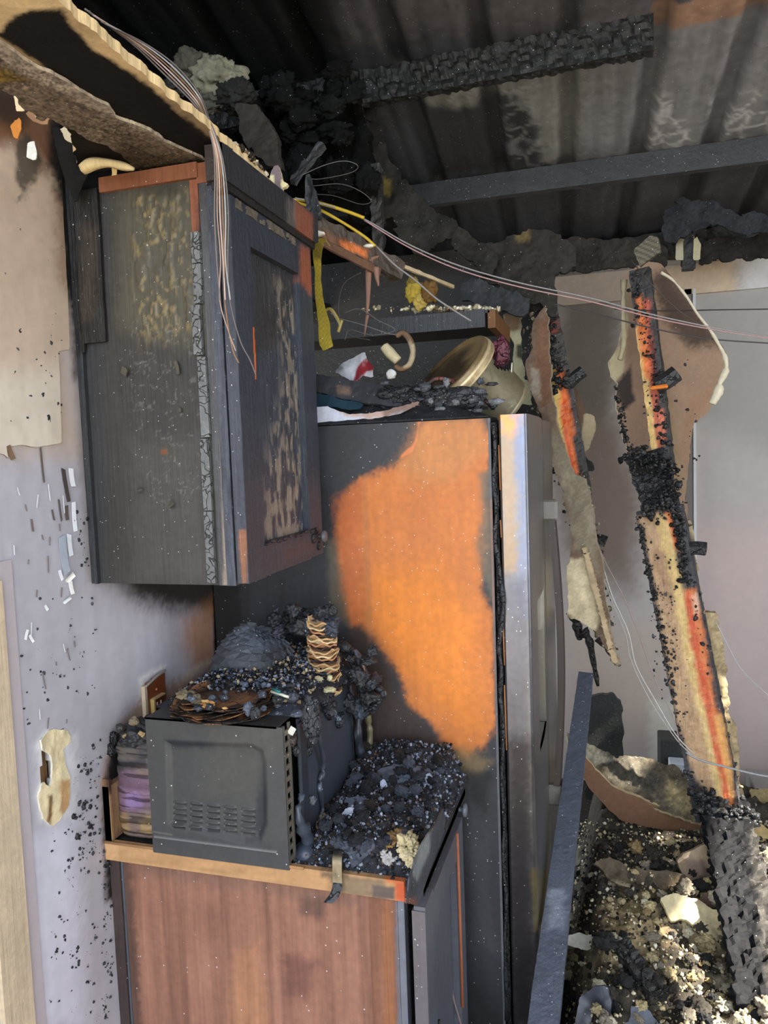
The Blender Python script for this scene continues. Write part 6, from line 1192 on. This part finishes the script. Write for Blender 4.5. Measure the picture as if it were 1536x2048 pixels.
# fine ash strewn over the counter debris and the microwave top
Ra = np.random.RandomState(15)
q_ = onc.p[Ra.randint(0, len(onc.p), 6000)]+Ra.randn(6000, 3)*np.array([.003, .003, .0015])+np.array([0, 0, .002])
crumbs('ash_crumbs', q_, .0008, .0055, ((36, 38, 42), (52, 56, 64), (70, 76, 90), (30, 30, 32), (58, 50, 46), (120, 128, 146), (160, 166, 180), (90, 74, 60)), M['gyp'], dbc, 16)
a2 = np.stack([Ra.uniform(.115, .39, 5000), Ra.uniform(1.26, 1.60, 5000), np.zeros(5000)], 1); a2[:, 2] = mtop(a2)+Ra.uniform(0, .010, 5000)*(a2[:, 1] < 1.46)*(a2[:, 1] > 1.28)+.002
crumbs('ash_crumbs', a2, .0008, .005, ((36, 38, 42), (52, 56, 64), (78, 86, 102), (30, 30, 32), (130, 138, 156), (170, 150, 120)), M['gyp'], dbm, 17)
# insulation clod burnt brown and cream at the front corner
for i, (x, y, r, c, lb) in enumerate(((795, 1680, .020, (120, 96, 66), 'brown scorched foam clod at the rear left of the pale foam'), (812, 1695, .022, (196, 180, 142), 'cream foam clod in the middle of the counter corner'), (826, 1712, .019, (212, 200, 164), 'pale yellowish foam clod at the very corner of the counter'), (836, 1728, .013, (206, 196, 160), 'small pale foam clod slipping over the counter corner'), (778, 1712, .014, (180, 176, 176), 'greyish white foam clod at the counter front edge'), (786, 1693, .015, (150, 120, 76), 'ochre foam clod between the brown and the cream ones'))):
    c = onc(min(x, 815), min(y, 1715)); c = P(x, y, Y=c[1])
    lab(lump('foam_clod', c, (r, r, r*.9), M['fluff'], None, colf=stain(c and None or (0, 0, 0), ()) if False else stain(((120, 96, 66), (196, 180, 142), (212, 200, 164), (206, 196, 160), (180, 176, 176), (150, 120, 76))[i], (), mott=.4, ms=60), seed=i+40, sub=4, rough=.8), lb, 'foam')
# metal strap over the edge band
sp = thing('metal_strap', 'scorched metal strap hanging over the countertop front edge', 'strap', P(674, 1740, Y=1.178))
def strip3(name, ctr, w, par, colf, mt, th=.0012):
    ctr = np.array(ctr); n = len(ctr); T = np.gradient(ctr, axis=0); V = []
    for k in range(n):
        for s in (-.5, -.17, .17, .5): V.append(ctr[k]+np.array([w*s, 0, 0]))
    V = np.array(V); return slab(name, V, n, 4, (0, th, .0004), colf, M[mt], par)
cl = [P(x, y, Y=Y_) for x, y, Y_ in ((676, 1700, 1.21), (675, 1710, 1.19), (674, 1716, 1.176), (674, 1730, 1.174), (674, 1750, 1.174), (675, 1768, 1.173))]
strip3('strap', cl, .0175, sp, stain((150, 136, 108), [([(650, 1690), (700, 1690), (700, 1712), (650, 1712)], (60, 60, 60), 4, 4, 30.), ([(664, 1735), (678, 1735), (678, 1755), (664, 1755)], (96, 84, 66), 4, 6, 40., .7)], mott=.25), 'tin')
cl = [P(x, y, Y=Y_) for x, y, Y_ in ((675, 1766, 1.173), (674, 1778, 1.168), (668, 1792, 1.162), (656, 1806, 1.158))]
strip3('strap_tail', cl, .0175, sp, flatpaint((58, 60, 64), .4, 40), 'gator')
# drooping burnt laminate at the counter's right edge
dl = sheet('drooping_laminate', [(888, 1618), (893, 1640), (880, 1690), (862, 1740), (846, 1790), (836, 1812), (812, 1806), (818, 1780), (822, 1755), (834, 1720), (846, 1690), (862, 1660)], ((.652, 1.3, .93), (1, -.06, 0)), stain((60, 62, 68), [([(862, 1640), (846, 1680), (826, 1750), (836, 1760), (860, 1700)], (126, 130, 130), 4, 5, 20., .8), ([(812, 1795), (836, 1795), (836, 1815), (812, 1812)], (110, 70, 58), 4, 4, 20.)], mott=.3, ms=20), M['charw'], None, s=.003, thick=.003, rag=.003, wob=.006, wf=12)
lab(dl, 'burnt laminate strip drooping from the right edge of the countertop', 'laminate strip')
# ================================================================ LEANING PLANK, FLOOR THINGS, DEBRIS
a_, b_ = P(1172, 1348, Y=2.34), P(1081, 2100, Y=1.45); e3 = a_+(b_-a_)*(a_[2]/(a_[2]-b_[2]))
pkc = stain((76, 80, 92), [([(1100, 1780), (1130, 1780), (1126, 1860), (1096, 1860)], (140, 146, 160), 5, 12, 60., .5)], mott=.15, ms=12)
bl = beam('leaning_plank', a_, e3, .062, .024, (1, 0, 0), lambda p, f, t: pkc(p), M['charw'], None, seg=.008, ns=5, char=.002, taper=lambda t: .72+.3*np.minimum(1, t*2)); lab(bl, 'dark grey charred plank leaning beside the refrigerator', 'plank')
cone = sheet('torn_board', [(908, 1912), (914, 1925), (922, 1960), (934, 1995), (955, 2030), (985, 2120), (860, 2120), (884, 2030), (892, 1990), (898, 1940)], ((0, 1.50, .5), (.3, -1, .2)), stain((92, 86, 84), [([(902, 1905), (912, 1915), (908, 1975), (900, 1975)], (180, 172, 160), 3, 4, 30.)], mott=.35, ms=30), M['gyp'], None, s=.004, thick=.012, rag=.005, wob=.02, wf=12)
lab(cone, 'pointed grey torn board standing in front of the refrigerator foot', 'torn board')
lab(wire(None, [P(x, y, Y=1.44) for x, y in ((884, 1918), (892, 1945), (902, 1972), (908, 2000), (922, 2050), (940, 2110))], .0026, (120, 104, 104)), 'brownish wire hanging in front of the pointed torn board', 'wire')
# chair back and boxes before the far wall
lab(sheet('chair_back', [(1172, 1408), (1182, 1392), (1205, 1386), (1228, 1390), (1242, 1404), (1246, 1440), (1246, 1500), (1248, 1600), (1170, 1600)], ((0, 3.35, .5), (0, -1, .15)), stain((48, 50, 47), (), mott=.3, ms=14), M['char'], None, s=.008, thick=.05, rag=.006, wob=.01), 'charred rounded chair back standing before the far wall', 'chair')
bx_ = P(1345, 1500, Y=3.3)
lab(box('charred_box', (bx_[0]-.055, 3.28, 0), (bx_[0]+.055, 3.40, bx_[2]+.05), M['char'], None, (58, 60, 58), bev=.006), 'small charred box by the far wall behind the wide stud', 'box')
lab(box('pale_carton', (1.52, 3.30, 0), (1.80, 3.50, P(1500, 1575, Y=3.3)[2]), M['paper'], None, (170, 164, 158), bev=.004), 'pale carton at the far right by the wall', 'carton')
lab(box('white_carton', (bx_[0]-.02, 3.20, 0), (bx_[0]+.10, 3.27, P(1360, 1528, Y=3.2)[2]), M['paper'], None, (200, 204, 212), bev=.004), 'white carton in front of the small charred box', 'carton')
# fallen ceiling boards
fc = thing('fallen_board', 'large fallen ceiling board with a crumbled top and brown underside', 'ceiling board', P(1300, 1650, Y=2.55))
tc_ = stain((104, 94, 76), [([(1180, 1500), (1280, 1510), (1340, 1560), (1300, 1600), (1220, 1560)], (64, 60, 52), 16, 22, 30., .85), ([(1130, 1465), (1180, 1480), (1220, 1520), (1190, 1530), (1150, 1500)], (190, 180, 156), 6, 8, 30., .8), ([(1340, 1560), (1410, 1600), (1400, 1640), (1330, 1600)], (170, 152, 112), 8, 10, 30., .7)], mott=.55, ms=40, fine=.4)
sheet('crumbled_top', [(1128, 1458), (1160, 1476), (1195, 1494), (1230, 1512), (1290, 1516), (1345, 1532), (1380, 1560), (1402, 1610), (1408, 1648), (1380, 1640), (1330, 1622), (1270, 1596), (1222, 1574), (1190, 1540), (1165, 1512), (1140, 1490)], (P(1270, 1590, Y=2.55), (.15, -.62, .78)), tc_, M['ash'], fc, s=.006, thick=.014, rag=.01, wob=.02, wf=10, gr=.014, edgecol=(196, 180, 140))
sheet('underside', [(1163, 1508), (1190, 1536), (1222, 1570), (1270, 1592), (1330, 1618), (1380, 1636), (1406, 1646), (1400, 1660), (1340, 1662), (1290, 1654), (1240, 1640), (1212, 1614), (1180, 1580), (1162, 1546)], (P(1270, 1600, Y=2.53), (.1, -1, -.25)), stain((132, 98, 76), (), mott=.12, ms=10), M['paper'], fc, s=.006, thick=.012, rag=.004, wob=.008, edgecol=(200, 180, 140))
lab(sheet('fallen_board', [(1240, 1692), (1252, 1662), (1262, 1642), (1300, 1655), (1350, 1662), (1404, 1662), (1412, 1706), (1380, 1700), (1340, 1692), (1290, 1680), (1262, 1680)], ((0, 2.62, .3), (.1, -1, .1)), stain((196, 182, 146), [([(1270, 1690), (1400, 1700), (1400, 1712), (1280, 1700)], (60, 56, 48), 4, 8, 30.)], mott=.3, ms=30), M['gyp'], None, s=.006, thick=.014, rag=.008, wob=.01), 'cream speckled drywall piece under the large fallen board', 'ceiling board')
def pile(p):
    h = .16+.16*fbm(p, 2.2, 3, 4)+.10*rugged(p, 3, 7.)+.045*rugged(p, 5, 22.)
    h = h*sstep(3.35, 2.9, p[:, 1])*sstep(.80, .92, p[:, 0])*sstep(1.0, 1.25, p[:, 1])
    return h-.01
plc = stain((66, 60, 51), [
    ([(1200, 1830), (1300, 1800), (1330, 1880), (1290, 1960), (1220, 1930)], (176, 154, 116), 22, 30, 14., .9),
    ([(1330, 1790), (1440, 1800), (1480, 1900), (1400, 1900)], (190, 172, 134), 20, 34, 14., .8),
    ([(1120, 1880), (1190, 1880), (1190, 1990), (1130, 1990)], (160, 148, 122), 16, 26, 16., .8),
    ([(1420, 1960), (1560, 1930), (1560, 2060), (1440, 2060)], (176, 164, 138), 20, 34, 14., .8),
    ([(1240, 1780), (1310, 1790), (1290, 1830), (1230, 1810)], (120, 108, 72), 10, 16, 16., .8),
    ([(1240, 1940), (1320, 1980), (1300, 2060), (1230, 2060)], (84, 76, 62), 14, 24, 16., .7)], mott=.7, ms=26, fine=.5)
PL = hf('debris_pile', .80, 2.3, 1.0, 3.35, .009, pile, plc, M['ash'], None, label='waist of burnt rubble covering the floor right of the refrigerator', cat='debris', kind='stuff')
PL['label'] = 'heap of burnt rubble and ash covering the floor right of the refrigerator'
onp = Hit(.82, 2.3, 1.0, 3.3, .012, pile)
Rp = np.random.RandomState(9); n_ = 0
bright = [([(1200, 1800), (1310, 1790), (1340, 1890), (1290, 1980), (1210, 1940)], .85), ([(1320, 1770), (1470, 1790), (1490, 1920), (1380, 1900)], .7), ([(1120, 1860), (1195, 1860), (1200, 2000), (1120, 2000)], .6), ([(1400, 1950), (1540, 1900), (1540, 2060), (1420, 2060)], .6)]
for i in range(300):
    x, y = Rp.uniform(1125, 1545), Rp.uniform(1690, 2055)
    pr = .32
    for pb, k in bright:
        if sdf(pb, np.array([[x, y]]))[0] < 0: pr = k
    c = onp(x, y); r = Rp.uniform(.004, .014)*(1.6 if Rp.rand() < .12 else 1)
    lt = Rp.rand() < pr
    cc = ((196, 178, 138), (214, 204, 178), (170, 146, 104), (206, 186, 140), (150, 140, 122))[Rp.randint(5)] if lt else ((46, 45, 44), (60, 58, 56), (36, 36, 38), (78, 72, 62))[Rp.randint(4)]
    c = c+np.array([0, 0, r*.3])
    if lt: chip('plaster_chunk', c, r, 'gyp', cc, 'pale plaster chunk in the rubble on the floor', 'plaster chunk', 'plaster chunks in the rubble', Rp)
    else: chip('char_chunk', c, r, 'char', cc, 'black char chunk in the rubble on the floor', 'char chunk', 'char chunks in the rubble', Rp)
def rub(poly, n, col, lb, cat, nm, seed, thick=.012, wob=.02, mt='gyp', lay=(), s=.006, rag=.008, edge=None, gr=.003):
    c = onp(*np.array(poly).mean(0)); c[2] += .03
    lab(sheet(nm, poly, (c, n), stain(col, lay, mott=.35, ms=24, seed=seed), M[mt], None, s=s, thick=thick, rag=rag, wob=wob, wf=14, seed=seed, gr=gr, edgecol=edge), lb, cat)
rub([(1135, 1700), (1165, 1690), (1200, 1706), (1170, 1720), (1140, 1732)], (0, -.6, .8), (150, 146, 134), 'pale grey curled drywall piece beside the leaning plank', 'drywall piece', 'drywall_piece', 51)
rub([(1186, 1722), (1215, 1715), (1290, 1740), (1350, 1742), (1380, 1760), (1330, 1784), (1270, 1780), (1220, 1760)], (.1, -.7, .8), (92, 80, 64), 'brown crumbly drywall sheet behind the sunlit rubble', 'drywall piece', 'drywall_piece', 52, gr=.012, mt='ash', lay=[([(1200, 1745), (1260, 1770), (1250, 1785), (1200, 1760)], (170, 156, 126), 4, 8, 30.)])
rub([(1355, 1720), (1385, 1700), (1412, 1690), (1420, 1720), (1438, 1790), (1448, 1830), (1420, 1820), (1390, 1780), (1362, 1740)], (.3, -1, .3), (156, 136, 112), 'pink and cream torn drywall leaning against the wide stud', 'drywall piece', 'drywall_piece', 53, gr=.008, lay=[([(1370, 1720), (1410, 1720), (1420, 1770), (1390, 1760)], (120, 98, 92), 6, 8, 30., .7)])
rub([(1320, 1800), (1350, 1788), (1400, 1800), (1440, 1820), (1462, 1860), (1480, 1895), (1440, 1880), (1400, 1866), (1372, 1846), (1340, 1840)], (.1, -.6, .8), (206, 190, 150), 'large cream drywall fragment lit by the sun', 'drywall piece', 'drywall_piece', 54, gr=.008)
rub([(1440, 1853), (1456, 1850), (1484, 1892), (1478, 1896), (1455, 1880)], (0, -1, .3), (60, 40, 34), 'dark brown splinter on the cream drywall fragment', 'splinter', 'wood_splinter', 55, mt='char')
rub([(1396, 1800), (1408, 1784), (1425, 1796), (1432, 1812), (1420, 1838), (1400, 1830), (1384, 1822)], (0, -1, .4), (96, 76, 66), 'brown torn paper curl in the rubble by the wide stud', 'torn paper', 'torn_paper', 56, mt='paper', thick=.003)
rub([(1124, 1876), (1160, 1868), (1204, 1874), (1222, 1866), (1215, 1884), (1180, 1896), (1140, 1892)], (0, -.7, .8), (190, 186, 176), 'white bent drywall paper beside the plank', 'torn paper', 'torn_paper', 57, thick=.003)
rub([(1150, 2055), (1160, 2000), (1190, 1975), (1215, 1972), (1222, 2000), (1224, 2060)], (-.2, -1, .5), (64, 66, 76), 'dark blue-grey melted sheet at the bottom of the rubble', 'melted sheet', 'melted_sheet', 58, mt='plastic')
rub([(1250, 2060), (1262, 2010), (1300, 2020), (1330, 2060)], (0, -1, .8), (84, 88, 98), 'grey charred panel piece at the bottom edge of the rubble', 'panel piece', 'panel_piece', 59, mt='char')
rub([(1490, 1650), (1510, 1640), (1545, 1660), (1550, 1700), (1515, 1690), (1495, 1680)], (0, -1, .5), (190, 166, 116), 'honey coloured insulation piece right of the wide stud', 'insulation', 'insulation_piece', 60, mt='fluff', gr=.012)
rub([(1500, 1580), (1530, 1576), (1560, 1600), (1560, 1640), (1510, 1620)], (0, -1, .6), (150, 130, 92), 'tan crumbly board piece at the right edge behind the wide stud', 'board piece', 'board_piece', 61, mt='ash', gr=.01)
rub([(1500, 1690), (1560, 1695), (1560, 1730), (1508, 1718)], (0, -1, .5), (140, 132, 112), 'grey board edge at the right margin of the rubble', 'board piece', 'board_piece', 62)
cblk = thing('charred_joist', 'blackened joist with deep checks lying across the rubble', 'joist', onp(1270, 1950))
beam('timber', onp(1236, 1905)+np.array([0, 0, .02]), onp(1320, 2010)+np.array([0, 0, .02]), .05, .04, (1, 0, 0), bcol((52, 50, 48), mott=.3), M['gator'], cblk, char=.004, gator=.03, seg=.006, ns=8)
bb = thing('checked_block', 'pale grey weathered block with square cracks beside the plank', 'wood block', onp(1140, 1930))
beam('timber', onp(1138, 1895)+np.array([0, 0, .02]), onp(1142, 1965)+np.array([0, 0, .02]), .055, .04, (1, 0, 0), bcol((176, 168, 140), mott=.3), M['gyp'], bb, char=.004, gator=.022, seg=.005, ns=8)
# ash crumbs strewn over the rubble and the counter
pts = []
vis = onp.p[(onp.q[:, 0] > 1080) & (onp.q[:, 0] < 1560) & (onp.q[:, 1] > 1640) & (onp.q[:, 1] < 2120)]
vis = np.concatenate([vis]*3+[onp.p[onp.q[:, 0] >= 1560]])
pts = vis[Rp.randint(0, len(vis), 14000)]+Rp.randn(14000, 3)*np.array([.004, .004, .002])+np.array([0, 0, .003])
crumbs('rubble_crumbs', pts, .001, .008, ((200, 186, 150), (214, 200, 164), (176, 160, 124), (120, 108, 84), (46, 44, 42), (60, 58, 56), (36, 36, 38), (214, 206, 188), (88, 78, 62)), M['gyp'], PL, 33)
